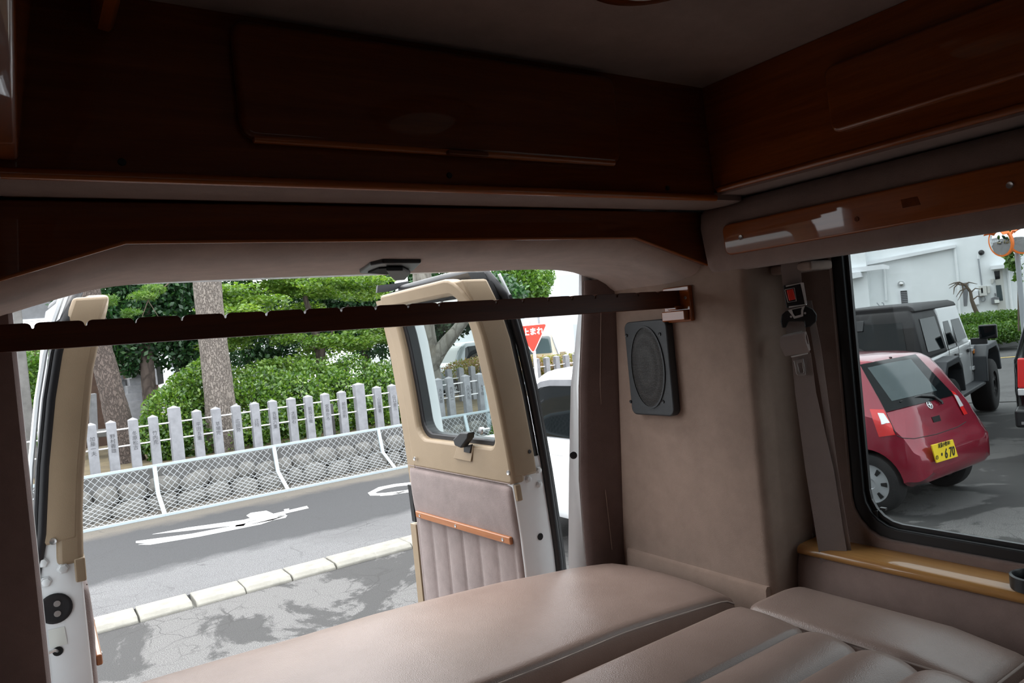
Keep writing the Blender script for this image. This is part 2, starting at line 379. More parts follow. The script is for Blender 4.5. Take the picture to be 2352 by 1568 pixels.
# outer white skin of the right and left van sides
struct(MB().box(1.86, 1.90, 1.15, 1.90, E_(-1.34), E_(0.62)).box(1.86, 1.90, -0.5, 1.2, E_(-1.34), E_(-0.65)).o('wall_outer', 'white_paint'), 'white outer skin of the van side')
# lower carpet pad of the corner panel
pad = MB().loft([[(1.604, 1.262, E_(z)), (1.604-d, 1.266, E_(z)), (1.604-d, 1.5, E_(z)), (1.604-d, 1.805, E_(z)), (1.604, 1.815, E_(z))] for z, d in [(-1.34, 0.016), (-0.80, 0.016), (-0.752, 0.014), (-0.744, 0.008), (-0.742, 0.001)]])
pd = pad.o('baseboard_right', 'carpet_wall', None, 40); struct(pd, 'lower carpet pad along the corner panel above the bench')
# screws and marks on the window wall
MB().tube([P(1756, 640, x=XW-0.012), P(1800, 900, x=XW-0.012), P(1845, 1235, x=XW-0.012)], 0.0025, 6).o('seam_piping', 'carpet', wall_right)
MB().lathe([(0.011, 0), (0.011, -0.004), (0.004, -0.005), (0.003, -0.001)], P(1862, 1228, x=XW-0.006), (1, 0, 0), 14).o('screw', 'steel', wall_right)
MB().box(1.70, XW, 1.12, 1.245, E_(0.085), E_(0.11)).o('bracket_pad', 'carpet', wall_right, 0, 0.008)
# upper pad roll along the window (mauve) with its wooden trim
prof = [(1.80, 0.300), (1.64, 0.300), (1.592, 0.290), (1.568, 0.27), (1.561, 0.23), (1.572, 0.16), (1.578, 0.128), (1.590, 0.112), (1.615, 0.106), (1.80, 0.116)]
loops = []
for y, k in [(1.366, 0.80), (1.362, 0.92), (1.352, 0.985), (1.33, 1.0), (0.2, 1), (-1.0, 1), (-2.6, 1)]:
    loops.append([(1.80+(x-1.80)*k, y, E_(0.205+(z-0.205)*k)) for x, z in prof])
roll = MB().loft(loops).o('trim_2', 'headliner', None, 50); struct(roll, 'padded fabric header above the side window')
tb = thing('trim_board', 'glossy orange wooden trim board on the padded header over the side window', 'trim board', (1.56, 0.6, E_(0.19)))
def mp_tb(a, v, b): return (v-(b-0.186)*0.08, a, E_(b))
MB().prism([mp_tb(a, 1.569, b) for a, b in rrect(-1.0, 1.272, 0.146, 0.226, 0.018)], (-0.014, 0, 0)).o('board', 'cherry_light_y', tb, 0, 0.005, 3)
for q in [(1702, 545), (2320, 425)]: MB().lathe([(0.007, 0.0), (0.006, -0.003), (0.002, -0.002)], P(*q, x=1.5555), (1, 0, 0), 12).o('screw', 'steel', tb)
MB().lathe([(0.006, 0), (0.005, -0.002)], P(1968, 503, x=1.5555), (1, 0, 0), 8).o('screw_cap', 'cherry', tb)
MB().prism([P(*q, x=1.5555) for q in [(2068, 450), (2106, 443), (2114, 470), (2074, 478)]], (-0.0015, 0, 0)).o('plate', 'cherry', tb)

# ------------------------------------------------------------------ overhead cabinets
YC = 1.22
rc = thing('overhead_cabinet', 'dark glossy wooden overhead cabinet across the rear above the doors', 'cabinet', (0.75, YC, E_(0.286)), group='overhead cabinets around the van')
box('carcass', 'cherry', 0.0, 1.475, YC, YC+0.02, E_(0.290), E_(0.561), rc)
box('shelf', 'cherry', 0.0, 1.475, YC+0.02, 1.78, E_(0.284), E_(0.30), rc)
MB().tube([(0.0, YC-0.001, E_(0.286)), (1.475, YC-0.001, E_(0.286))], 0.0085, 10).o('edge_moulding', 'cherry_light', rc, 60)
dl = rrect(0.325, 1.150, 0.352, 0.545, 0.025)
dr = MB().prism([(a, YC-0.0005, E_(b)) for a, b in dl], (0, -0.022, 0)).o('door', 'cherry', rc, 0, 0.012, 4)
MB().tube([(0.345, YC-0.014, E_(0.3535)), (1.130, YC-0.014, E_(0.3535))], 0.0075, 8).o('lit_edge_strip', 'cherry_light', dr, 60)  # lighter wood colour paints the light caught along the door's lower edge
MB().prism([(a, YC-0.018, E_(b)) for a, b in rrect(0.70, 0.79, 0.345, 0.354, 0.003)], (0, -0.012, 0)).o('finger_pull', 'cherry', dr, 0, 0.002)
for q in [(280, 372), (1032, 403), (1533, 432)]: MB().lathe([(0.006, 0), (0.005, -0.003)], P(*q, y=YC-0.001), (0, 1, 0), 12).o('screw', 'black_plastic', rc)
# carpeted underside of the cabinet
us = [(1.222, 0.282), (1.235, 0.279), (1.27, 0.277), (1.33, 0.279), (1.36, 0.283), (1.375, 0.29), (1.375, 0.30), (1.222, 0.30)]
us_o = MB().loft([[(x, y, E_(z)) for y, z in us] for x in (-0.1, 1.58)])  .o('underside', 'headliner', rc, 50)
# right side cabinet
sc_ = thing('overhead_cabinet', 'glossy reddish wooden overhead cabinet along the side above the window', 'cabinet', (1.5, 0.2, E_(0.303)), group='overhead cabinets around the van')
prof = [(1.475, 0.303), (1.463, 0.560), (1.79, 0.560), (1.79, 0.303)]
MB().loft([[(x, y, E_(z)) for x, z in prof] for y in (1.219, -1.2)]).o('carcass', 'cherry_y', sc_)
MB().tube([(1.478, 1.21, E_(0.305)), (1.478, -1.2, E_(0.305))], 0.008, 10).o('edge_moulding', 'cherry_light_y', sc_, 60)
def mp_sd(a, v, b): return (1.4725 - (b-0.303)*0.0465 - v, a, E_(b))
MB().prism([mp_sd(a, 0.0, b) for a, b in rrect(-0.6, 0.885, 0.352, 0.492, 0.02)], (-0.016, 0, 0)).o('door', 'cherry_y', sc_, 0, 0.010, 4)
box('underside', 'headliner', 1.50, 1.72, -1.2, 1.30, E_(0.296), E_(0.304), sc_)
# left side cabinet, beside and above the camera
lc = thing('overhead_cabinet', 'glossy wooden overhead cabinet at the left edge with a bright window reflection', 'cabinet', (-0.05, 0.2, E_(0.303)), group='overhead cabinets around the van')
prof = [(0.022, 0.303), (0.062, 0.560), (-0.118, 0.560), (-0.118, 0.303)]
MB().loft([[(x, y, E_(z)) for x, z in prof] for y in (1.218, -1.6)]).o('carcass', 'cherry_y', lc, 0, 0.006)
# wooden ceiling rail and round ceiling lamp base
cr_ = tag(MB().loft([[(0.130+dx, y, E_(z)) for dx, z in [(0.0, 0.561), (0.0, 0.515), (0.006, 0.500), (0.020, 0.497), (0.027, 0.505), (0.030, 0.561)]] for y in (1.205, 0.3, -1.2)]).o('ceiling_rail', 'cherry_light_y', None, 45), 'narrow glossy wooden rail fixed under the ceiling at the upper left', 'rail')
cl = thing('ceiling_lamp', 'oval wooden lamp base under the ceiling at the top edge', 'lamp', (0.87, 0.80, E_(0.54)))
MB().lathe([(0.13, 0.0), (0.13, -0.012), (0.115, -0.024), (0.09, -0.026)], (0.872, 0.795, E_(0.561)), (0, 0, 1), 32).o('base', 'cherry', cl, 50)
MB().lathe([(0.088, 0.0), (0.07, -0.012), (0.03, -0.018)], (0.872, 0.795, E_(0.537)), (0, 0, 1), 24).o('lens', 'sticker', cl, 50)

# ------------------------------------------------------------------ header above the rear doors
YV = 1.37
vp = [(-0.12, 0.125), (-0.015, 0.155), (0.164, 0.211), (1.336, 0.211), (1.574, 0.141), (1.62, 0.128), (1.79, 0.128), (1.79, 0.281), (-0.12, 0.281)]
tag(MB().prism([(x, YV, E_(z)) for x, z in vp], (0, 0.02, 0)).o('valance_board', 'cherry', None, 0, 0.004, 3), 'dark glossy wooden valance board with angled ends under the rear cabinet', 'valance board')
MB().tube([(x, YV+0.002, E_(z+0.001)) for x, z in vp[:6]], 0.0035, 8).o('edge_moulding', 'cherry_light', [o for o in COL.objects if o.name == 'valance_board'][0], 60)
# carpeted soffit
fx = [-0.12, -0.026, 0.085, 0.164, 0.33, 0.74, 1.20, 1.336, 1.447, 1.534, 1.605]
fz = [0.125, 0.152, 0.186, 0.211, 0.213, 0.214, 0.213, 0.211, 0.180, 0.152, 0.128]
rz = [0.085, 0.128, 0.158, 0.180, 0.184, 0.184, 0.180, 0.179, 0.172, 0.146, 0.092]
def arch_row(y, k, dz=0.0): return [(x, y, E_(f*(1-k)+r*k+dz)) for x, f, r in zip(fx, fz, rz)]
rows = [arch_row(1.392, 0, 0.012), arch_row(1.400, 0.0, -0.004), arch_row(1.42, 0.0, -0.018), arch_row(1.46, 0.1, -0.024), arch_row(1.52, 0.35, -0.020), arch_row(1.62, 0.6, -0.011), arch_row(1.74, 0.85), arch_row(1.79, 1.0, 0.001), arch_row(1.808, 1.0, 0.008), arch_row(1.815, 1.0, 0.03), arch_row(1.815, 1.0, 0.10)]
sof = MB().loft(rows, False, False).o('trim_3', 'header_fabric', None, 60)
md = sof.modifiers.new('round', 'SUBSURF'); md.levels = 1; md.render_levels = 2
struct(sof, 'light brown carpeted arch over the rear door opening')
for q in [(515, 597), (1326, 578)]:
    c = P(*q, z=E_(0.195)); MB().ball((c.x, c.y, E_(0.1945)), (0.014, 0.014, 0.006)).o('button', 'carpet', sof, 60)
# door striker with a black bezel
st = thing('door_striker', 'black plastic door striker on the carpeted arch', 'striker', P(895, 620, z=E_(0.19)))
bz = [P(*q, z=E_(0.176)) for q in [(826, 628), (850, 610), (880, 605), (968, 604), (950, 622), (930, 632), (870, 631)]]
MB().prism(bz, (0, 0, 0.02)).o('bezel', 'black_plastic', st, 0, 0.004)
MB().prism([P(*q, z=E_(0.1755)) for q in [(845, 624), (870, 614), (888, 613), (893, 628)]], (0, 0, -0.003)).o('recess', 'dark_hole', st)
MB().prism([P(*q, z=E_(0.1745)) for q in [(886, 612), (925, 612), (942, 620), (930, 634), (905, 636), (893, 624)]], (0, 0, -0.010)).o('striker_plate', 'speaker_grey', st, 0, 0.003)

# ------------------------------------------------------------------ wooden clothes rod with notches
rod = thing('clothes_rod', 'long dark wooden clothes rod with notches spanning the van', 'rod', (0.75, 1.48, E_(0.03)))
pts = []; xa, xb = -0.12, 1.585
def rt(x): return interp(x, [-0.02, 1.58], [0.0932, 0.0735])
def rb(x): return interp(x, [-0.02, 0.79, 1.58], [0.048, 0.034, 0.024])
pts.append((xa, rt(xa)))
for k in range(22):
    x = -0.055+0.0777*k
    if x > 1.5 or abs(x-0.866) < 0.02: continue
    pts += [(x-0.010, rt(x)), (x-0.006, rt(x)-0.0012), (x-0.0028, rt(x)-0.004), (x-0.0015, rt(x)-0.010), (x+0.0015, rt(x)-0.010), (x+0.0028, rt(x)-0.004), (x+0.006, rt(x)-0.0012), (x+0.010, rt(x))]
pts += [(xb, rt(xb))] + [(x, rb(x)) for x in (xb, 1.2, 0.79, 0.3, xa)]
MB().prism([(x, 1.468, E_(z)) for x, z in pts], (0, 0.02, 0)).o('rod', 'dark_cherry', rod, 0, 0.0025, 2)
br = thing('rod_bracket', 'stepped orange wooden bracket on the wall holding the clothes rod', 'bracket', (1.6, 1.48, E_(-0.016)))
MB().prism([(1.600, y, E_(z)) for y, z in [(1.432, -0.018), (1.535, -0.018), (1.535, 0.085), (1.432, 0.085)]], (-0.016, 0, 0)).o('back_plate', 'cherry_light_y', br, 0, 0.004, 3)
MB().box(1.558, 1.586, 1.462, 1.496, E_(0.018), E_(0.030)).o('ledge', 'cherry_light_y', br, 0, 0.003)
MB().lathe([(0.005, 0), (0.004, -0.002)], (1.5835, 1.447, E_(0.05)), (1, 0, 0), 10).o('screw', 'steel', br)
MB().box(1.566, 1.5845, 1.44, 1.53, E_(-0.014), E_(0.016)).o('step_block', 'cherry_light_y', br, 0, 0.004)

# ------------------------------------------------------------------ wall speaker
spk = thing('wall_speaker', 'dark grey wall speaker with an oval mesh grille on the corner panel', 'speaker', (1.6, 1.61, E_(-0.29)))
def mps(a, v, b): return (v, a, E_(b))
MB().prism([mps(a, 1.602, b) for a, b in rrect(1.520, 1.702, -0.294, -0.004, 0.022)], (-0.030, 0, 0)).o('housing', 'speaker_grey', spk, 0, 0.006, 3)
oc = (1.612, -0.146)
ov = [(oc[0]+0.072*math.cos(t), oc[1]+0.126*math.sin(t)) for t in [2*math.pi*k/40 for k in range(40)]]
ov2 = [(oc[0]+0.067*math.cos(t), oc[1]+0.121*math.sin(t)) for t in [2*math.pi*k/40 for k in range(40)]]
MB().frame(ov, ov2, mps, 1.5725, 1.5685).o('rim', 'speaker_grey', spk, 30)
def dome(i, j):
    t = 2*math.pi*i; r = j; return (1.5715-0.010*(1-r*r), oc[0]+0.068*r*math.cos(t), E_(oc[1]+0.122*r*math.sin(t)))
MB().grid(dome, 40, 8).o('grille', 'speaker_mesh', spk, 80)
for q in [(1439, 770), (1515, 767), (1449, 922), (1523, 922)]:
    MB().lathe([(0.0055, 0), (0.005, -0.002), (0.002, -0.001)], P(*q, x=1.5715), (1, 0, 0), 10).o('screw', 'black_plastic', spk)

# ------------------------------------------------------------------ seat belt
n_b = Vector((-0.88, -0.45, 0.0)).normalized(); wd = Vector((0.45, -0.88, 0)).normalized(); o_b = P(1850, 900, x=1.70)
def bl(px, py, off=0.0): return PP(px, py, o_b + n_b*off, n_b)
belt = thing('seat_belt', 'brown seat belt with chrome buckle and red release button hanging by the window', 'seat belt', bl(1922, 1345))
def strap(name, rows, off, th=0.002):
    mb = MB(); L = []
    for (l, r) in rows:
        a = bl(*l, off); c = bl(*r, off); L.append([a, c, c - n_b*th, a - n_b*th])
    return mb.loft(L).o(name, 'webbing', belt)
strap('upper_strap', [((1792, 590), (1838, 590)), ((1796, 640), (1841, 648)), ((1802, 700), (1842, 700)), ((1806, 745), (1850, 742)), ((1806, 775), (1850, 772))], 0.004)
strap('lower_strap', [((1818, 815), (1862, 810)), ((1826, 900), (1874, 900)), ((1850, 1080), (1915, 1080)), ((1873, 1220), (1937, 1220)), ((1893, 1345), (1960, 1350)), ((1896, 1375), (1964, 1380))], 0.0)
strap('side_strap', [((1850, 690), (1864, 690)), ((1868, 800), (1886, 800)), ((1885, 900), (1900, 900)), ((1910, 1080), (1925, 1080)), ((1932, 1220), (1948, 1220)), ((1955, 1350), (1970, 1350))], -0.006)
bk = MB().prism([bl(*q, 0.006) for q in [(1801, 656), (1841, 648), (1854, 698), (1809, 708)]], n_b*0.022).o('buckle', 'black_plastic', belt, 0, 0.003)
MB().tube([bl(*q, 0.029) for q in [(1805, 657), (1840, 650), (1851, 699), (1812, 705)]], 0.0022, 6).o('chrome_edge', 'chrome', bk)
MB().prism([bl(*q, 0.028) for q in [(1841, 649), (1846, 649), (1854, 698), (1849, 699)]], n_b*0.003).o('chrome_side', 'chrome', bk)
MB().frame([(0, 0)]*4, [(0, 0)]*4, lambda a, v, b: (0, 0, 0), 0, 0) if False else None
MB().tube([bl(*q, 0.029) for q in [(1803, 665), (1824, 661), (1829, 691), (1810, 694), (1803, 665)]], 0.0013, 6).o('button_frame', 'chrome', bk)
MB().prism([bl(*q, 0.028) for q in [(1807, 666), (1822, 663), (1828, 687), (1813, 691)]], n_b*0.006).o('release_button', 'red_button', bk, 0, 0.002, 3)
tg = MB().prism([bl(*q, 0.012) for q in [(1797, 722), (1806, 714), (1850, 701), (1868, 709), (1877, 722), (1876, 738), (1862, 750), (1850, 752), (1848, 738), (1812, 738), (1806, 752), (1797, 752), (1794, 738)]], n_b*0.012).o('latch_guide', 'black_plastic', belt, 0, 0.003)
lo = [(1809, 712), (1849, 702), (1845, 713), (1845, 726), (1824, 732), (1819, 724)]; li = [(1819, 711), (1842, 706), (1840, 713), (1840, 722), (1826, 726), (1822, 720)]
MB().frame(lo, li, lambda a, v, b: bl(a, b, v), 0.025, 0.029).o('latch_tongue', 'chrome', belt)
for q in [(1817, 727), (1849, 719)]: MB().lathe([(0.003, 0), (0.0025, 0.003)], bl(*q, 0.025), n_b, 10).o('rivet', 'chrome', tg)
a, c = bl(1792, 775, 0.012), bl(1853, 765, 0.012)
rl = MB().loft([[bl(1800, 768, 0.002), bl(1850, 761, 0.002), bl(1850, 761, 0.02), bl(1800, 768, 0.02)], [bl(1791, 775, 0.0), bl(1853, 764, 0.0), bl(1853, 764, 0.032), bl(1791, 775, 0.032)], [bl(1792, 795, 0.0), bl(1857, 785, 0.0), bl(1857, 785, 0.036), bl(1792, 795, 0.036)], [bl(1803, 818, 0.002), bl(1860, 809, 0.002), bl(1860, 809, 0.020), bl(1803, 818, 0.020)]]).o('retractor_cover', 'webbing', belt, 50)
MB().frame([(1848, 763), (1852, 761), (1856, 775), (1862, 803), (1858, 806), (1850, 785)], [(1851, 768), (1852.5, 767), (1855, 778), (1857, 790), (1855, 789), (1852, 780)], lambda a, v, b: bl(a, b, v), 0.020, 0.038).o('chrome_cheek', 'chrome', rl)
MB().tube([bl(1806, 769, 0.022), bl(1843, 761, 0.022)], 0.002, 6).o('upper_bar', 'chrome', rl)
MB().tube([bl(1817, 819, 0.016), bl(1855, 811, 0.018)], 0.0025, 6).o('lower_bar', 'chrome', rl)
MB().frame([(1823, 828), (1845, 823), (1851, 860), (1847, 862), (1833, 862), (1829, 858)], [(1831, 834), (1842, 832), (1846, 853), (1845, 855), (1837, 856), (1836, 853)], lambda a, v, b: bl(a, b, v), 0.006, 0.010).o('tongue', 'steel', belt, 0, 0.001)

# ------------------------------------------------------------------ wooden window sill, lower wall and cup holder
ws = thing('window_sill', 'glossy honey coloured wooden sill below the tinted side window', 'sill', (1.75, 0.3, E_(-0.67)))
prof = [(1.80, -0.647), (1.712, -0.650), (1.701, -0.654), (1.697, -0.662), (1.698, -0.670), (1.706, -0.676), (1.80, -0.676)]
MB().loft([[(x, y, E_(z)) for x, z in prof] for y in (1.236, 0.5, -1.2)]).o('board', 'honey', ws, 50)
prof = [(1.80, -0.672), (1.72, -0.672), (1.702, -0.682), (1.692, -0.71), (1.684, -0.78), (1.680, -0.90), (1.682, -1.1), (1.69, -1.32), (1.80, -1.32)]
lw = MB().loft([[(x+dx, y, E_(z)) for x, z in prof] for y, dx in ((1.246, 0.015), (1.235, 0.004), (1.21, 0.0), (0.3, 0), (-1.2, 0))]).o('wall_lower', 'headliner', None, 50)
struct(lw, 'padded lower side wall below the wooden sill')
cp = thing('cup_holder', 'small black plastic cup holder ring on the wooden sill', 'cup holder', (1.735, 0.69, E_(-0.65)))
MB().lathe([(0.046, 0.0), (0.046, 0.028), (0.041, 0.030), (0.038, 0.027), (0.037, 0.004)], (1.745, 0.690, E_(-0.651)), (0, 0, 1), 32).o('ring', 'black_plastic', cp, 50)
MB().lathe([(0.037, 0.0), (0.037, 0.004)], (1.745, 0.690, E_(-0.651)), (0, 0, 1), 32).o('base', 'black_plastic', cp)

# ------------------------------------------------------------------ bench cushion at the rear and the folded seat
bc = thing('bench_cushion', 'long pale brown leather bench cushion by the rear doors', 'bench cushion', (0.75, 1.5, E_(-0.92)))
def bench(i, j):
    """i along X, j around the section from the front skirt over the top to the rear skirt"""
    X = -0.10 + 1.615*i
    yn = interp(X, [0.6, 1.5], [1.262, 1.312]); yf = interp(X, [-0.1, 0.2, 0.6, 1.1, 1.35, 1.46, 1.52], [1.862, 1.865, 1.855, 1.835, 1.825, 1.805, 1.755])
    zt = interp(X, [0.0, 0.7, 1.1, 1.38, 1.48, 1.515], [-0.684, -0.690, -0.708, -0.734, -0.744, -0.762])
    sec = [(yn+0.004, -1.0), (yn, zt-0.10), (yn-0.001, zt-0.030), (yn+0.002, zt-0.012), (yn+0.010, zt-0.003), (yn+0.05, zt+0.003), (yn+0.14, zt+0.008), ((yn+yf)/2, zt+0.010), (yf-0.15, zt+0.006), (yf-0.07, zt-0.002), (yf-0.03, zt-0.012), (yf-0.01, zt-0.034), (yf, zt-0.07), (yf, -1.0)]
    n = len(sec)-1; t = j*n; k = min(int(t), n-1); u = t-k
    y = sec[k][0]*(1-u)+sec[k+1][0]*u; z = sec[k][1]*(1-u)+sec[k+1][1]*u
    z += 0.0015*math.sin(9*X+5*y)*math.sin(23*y) if z > zt-0.02 else 0
    return (X, y, E_(z))
mb = MB().grid(bench, 60, 26)
n = 61; mb.f.append(tuple(j*n+60 for j in range(27))); mb.f.append(tuple(j*n for j in range(26, -1, -1)))
bo = mb.o('cushion', 'leather', bc, 60)
pth = [bench(k/60, 4/13*0.72) for k in range(0, 61)]
MB().tube([(p[0], p[1]-0.001, p[2]) for p in pth], 0.0022, 6).o('front_piping', 'thread', bo, 60)
box('bench_base', 'velour', 0.0, 1.5, 1.30, 1.70, E_(-1.30), E_(-0.95), bc)
seat = thing('folded_seat', 'brown leather seat folded flat with ribbed middle and flat side bolster', 'seat', (1.2, 0.7, E_(-0.95)))
def seat_surface(x0, x1, y0, y1, zf, rad, nx, ny, skirt=0.2):
    """soft cushion: rounded edges, top height zf(x, y)"""
    mb = MB()
    def prof_t(t):        # 0..1 -> inward offset, drop
        return t
    def fn(i, j):
        x = x0+(x1-x0)*i; y = y0+(y1-y0)*j
        dx = min(x-x0, x1-x); dy = min(y-y0, y1-y); z = zf(x, y)
        for d in (dx, dy):
            if d < rad: z -= rad - math.sqrt(max(0.0, rad*rad-(rad-d)**2))
        return (x, y, E_(z))
    mb.grid(fn, nx, ny)
    n = nx+1; loop = [i for i in range(n)] + [j*n+nx for j in range(1, ny+1)] + [ny*n+i for i in range(nx-1, -1, -1)] + [j*n for j in range(ny-1, 0, -1)]
    b0 = len(mb.v); low = [(mb.v[k][0], mb.v[k][1], mb.v[k][2]-skirt) for k in loop]; mb.v += low
    L = len(loop)
    for k in range(L): q = (k+1) % L; mb.f.append((loop[q], loop[k], b0+k, b0+q))
    return mb
# side bolster along the wall
def zb(x, y):
    return -0.712 - 0.03*max(0, (0.80-y)/0.2)*(y < 0.80) - 0.018*max(0, (x-1.52)/0.12)**2 - 0.012*max(0, (1.44-x)/0.05)**2
bol = seat_surface(1.395, 1.625, 0.655, 1.185, zb, 0.022, 26, 40, 0.16).o('side_bolster', 'leather', seat, 60)
# middle with ribs running across the van
ys_r = [1.195, 1.015, 0.885, 0.76, 0.64, 0.52]
def zm(x, y):
    z = -0.706
    for k in range(len(ys_r)-1):
        if ys_r[k+1] <= y <= ys_r[k]:
            w = ys_r[k]-ys_r[k+1]; t = (y-ys_r[k+1])/w
            A = 0.008 if k == 0 else 0.020
            z += A*max(0.0, math.sin(math.pi*t))**0.55 - A
            if k == 0: z += 0.006*t
    return z - 0.012*max(0, (x-1.33)/0.07)**2*(x > 1.33)
mid = seat_surface(0.55, 1.402, 0.50, 1.195, zm, 0.02, 40, 110, 0.16).o('ribbed_middle', 'leather', seat, 60)
def z3(x, y): return -0.72
seat_surface(1.40, 1.67, 0.20, 0.640, z3, 0.05, 20, 20, 0.16).o('seat_base', 'leather', seat, 60)
box('seat_frame', 'black_plastic', 0.6, 1.6, 0.25, 1.15, E_(-1.30), E_(-0.86), seat)
MB().tube([(1.398+0.002*math.sin(30*y), y, E_(-0.7245)) for y in np.linspace(0.67, 1.17, 20)], 0.0022, 6).o('seam', 'thread', seat, 60)
MB().tube([(x, 0.655, E_(-0.745)) for x in (1.40, 1.62)], 0.003, 6).o('seam', 'thread', seat, 60)

# ------------------------------------------------------------------ left door pillar
lp = [(-0.16, 1.76), (-0.03, 1.76), (-0.012, 1.763), (-0.004, 1.775), (-0.004, 1.80), (-0.008, 1.82), (-0.16, 1.82)]
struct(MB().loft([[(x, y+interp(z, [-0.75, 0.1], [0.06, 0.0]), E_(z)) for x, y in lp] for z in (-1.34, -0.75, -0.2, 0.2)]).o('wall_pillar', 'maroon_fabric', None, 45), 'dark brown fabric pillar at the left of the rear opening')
struct(MB().loft([[(x, y+interp(z, [-0.75, 0.1], [0.06, 0.0]), E_(z)) for x, y in [(-0.16, 1.822), (-0.012, 1.822), (-0.003, 1.84), (-0.004, 1.86), (-0.16, 1.87)]] for z in (-1.34, -0.75, -0.2, 0.25)]).o('trim_4', 'white_paint', None, 45), 'white painted steel edge behind the left pillar')

# ------------------------------------------------------------------ rear doors, swung open
def make_door(name, label, org, ang, mir, T, leanz, leanv, glassmat, right):
    U = Vector((math.sin(ang), math.cos(ang), 0)); V = Vector((math.cos(ang), -math.sin(ang), 0))*mir
    def mp(u, v, z):
        l = interp(z, leanz, leanv)*(1-0.45*max(0, u)/0.7)
        p = Vector((org[0], org[1], 0)) + U*u + V*(v+l); return (p.x, p.y, E_(z))
    d = thing(name, label, 'door', (org[0], org[1], E_(-1.28)), kind='structure')
    def dbox(nm, mat, u0, u1, v0, v1, z0, z1, parent=d, bevel=0.0, nz=10):
        L = [[mp(u, v, z0+(z1-z0)*k/nz) for u, v in ((u0, v0), (u1, v0), (u1, v1), (u0, v1))] for k in range(nz+1)]
        return MB().loft(L).o(nm, mat, parent, 30, bevel, 2, False, True)
    dbox('lower_shell', 'white_paint', 0.0, 0.70, 0.02, T, -1.28, -0.42, bevel=0.006)
    dbox('hinge_face', 'white_paint', -0.004, 0.03, -0.012, T+(0.004 if right else 0.014), -1.28, -0.415 if right else -0.36, bevel=0.004)
    dbox('hinge_stile', 'black_plastic', 0.0, 0.05, 0.05, T, -0.42, 0.17)
    dbox('free_stile', 'white_paint', 0.60, 0.70, 0.05, T, -0.42, 0.17)
    dbox('top_rail', 'black_plastic', 0.02, 0.70, 0.05, T, 0.14, 0.20, nz=2)
    zz = [0.19, 0.12, 0.05, -0.05, -0.2, -0.35, -0.46, -0.55, -0.75, -1.0, -1.28]
    so = 0.0 if right else -0.022
    sl = MB().tube([mp(0.70, T+so+0.004, 0.212), mp(0.3, T+so+0.006, 0.212), mp(0.10, T+so+0.010, 0.207), mp(0.03, T+so+0.014, 0.19)] + [mp(-0.004, T+so+0.018+(0.022 if z < -0.4 and not right else 0), z) for z in zz[1:]], 0.017 if right else 0.014, 8).o('weather_seal', 'rubber', d, 50)
    MB().tube([mp(-0.012, T+so+0.030+(0.022 if z < -0.4 and not right else 0), z) for z in zz[1:]], 0.009 if right else 0.005, 6).o('seal_lip', 'black_plastic', sl, 50)
    MB().tube([mp(0.003, T+so+0.044, z) for z in zz], 0.006, 6).o('body_edge', 'white_paint', d, 50)
    dbox('outer_skin', 'white_paint', 0.0, 0.72, T+so+0.03, T+so+0.045, -1.28, -0.42, nz=8)
    # moulded tan surround of the window
    outer = rrect(-0.012, 0.655, -0.492 if right else -0.435, 0.188, (0.02, 0.02, 0.03, 0.10), 6); inner = rrect(0.052, 0.575, -0.372, 0.135, (0.04, 0.06, 0.03, 0.05), 6)
    def dens(loop, n=6):
        out = []
        for i in range(len(loop)):
            a, c = loop[i], loop[(i+1) % len(loop)]
            for k in range(n): out.append((a[0]+(c[0]-a[0])*k/n, a[1]+(c[1]-a[1])*k/n))
        return out
    t0 = -0.018
    sur = MB().frame(dens(outer), dens(inner), mp, t0, 0.036)
    su = sur.o('window_surround', 'tan_plastic', d, 40, 0.012, 3)
    zb_ = -0.47 if right else -0.378
    zt_ = [zb_+(0.176-zb_)*k/10 for k in range(11)]
    MB().loft([[mp(u, v, z) for u, v in ((-0.013, -0.010), (0.05, -0.010), (0.05, 0.088 if right else T-0.002), (-0.013, 0.088 if right else T-0.002))] for z in zt_]).o('hinge_cover', 'tan_plastic', su, 40, 0.008, 2)
    if right:
        MB().prism([mp(u, -0.010, z) for u, z in [(-0.014, -0.49), (0.05, -0.49), (0.05, -0.512), (0.02, -0.515), (0.014, -0.545), (-0.014, -0.545)]], V*0.022).o('lower_tab', 'tan_plastic', su, 0, 0.004)
    else:
        MB().prism([mp(u, -0.02, z) for u, z in [(-0.014, -0.42), (0.05, -0.42), (0.05, -0.44), (0.012, -0.445), (0.008, -0.475), (-0.014, -0.475)]], V*0.022).o('lower_tab', 'tan_plastic', su, 0, 0.004)
    gk = MB().frame(dens(rrect(0.046, 0.583, -0.380, 0.142, (0.04, 0.065, 0.03, 0.05), 6)), dens(rrect(0.066, 0.552, -0.352, 0.118, (0.035, 0.055, 0.03, 0.04), 6)), mp, 0.006, 0.05); gk.o('gasket', 'rubber', d, 40, 0.006)
    L = dens(rrect(0.090, 0.50, -0.358, 0.125, (0.035, 0.05, 0.03, 0.04), 6), 2)
    # pane follows the lean: a grid of quads
    MB().grid(lambda i, j: mp(0.055+0.51*i, 0.040, -0.362+0.49*j), 4, 16).o('pane', glassmat, d, 60)
    # upholstered lower panel
    def fab(i, j):
        u = -0.004 + 0.70*i; z = -1.26 + 0.772*j
        e = min(u+0.004, 0.696-u); r = 0.025; v = -0.022
        if e < r: v += r - math.sqrt(max(0, r*r-(r-e)**2))
        ez = -0.488 - z
        if ez < 0.02: v += 0.02 - math.sqrt(max(0, 0.0004-(0.02-ez)**2))
        if z < -0.675 and 0.03 < u < 0.68:
            t = ((u-0.03) % 0.108)/0.108; v += 0.010*(1-math.sin(math.pi*t)**0.35)*min(1, (-0.675-z)/0.02)
        if z >= -0.675: v -= 0.004*math.sin(math.pi*(z+0.675)/0.187)
        return mp(u, v, z)
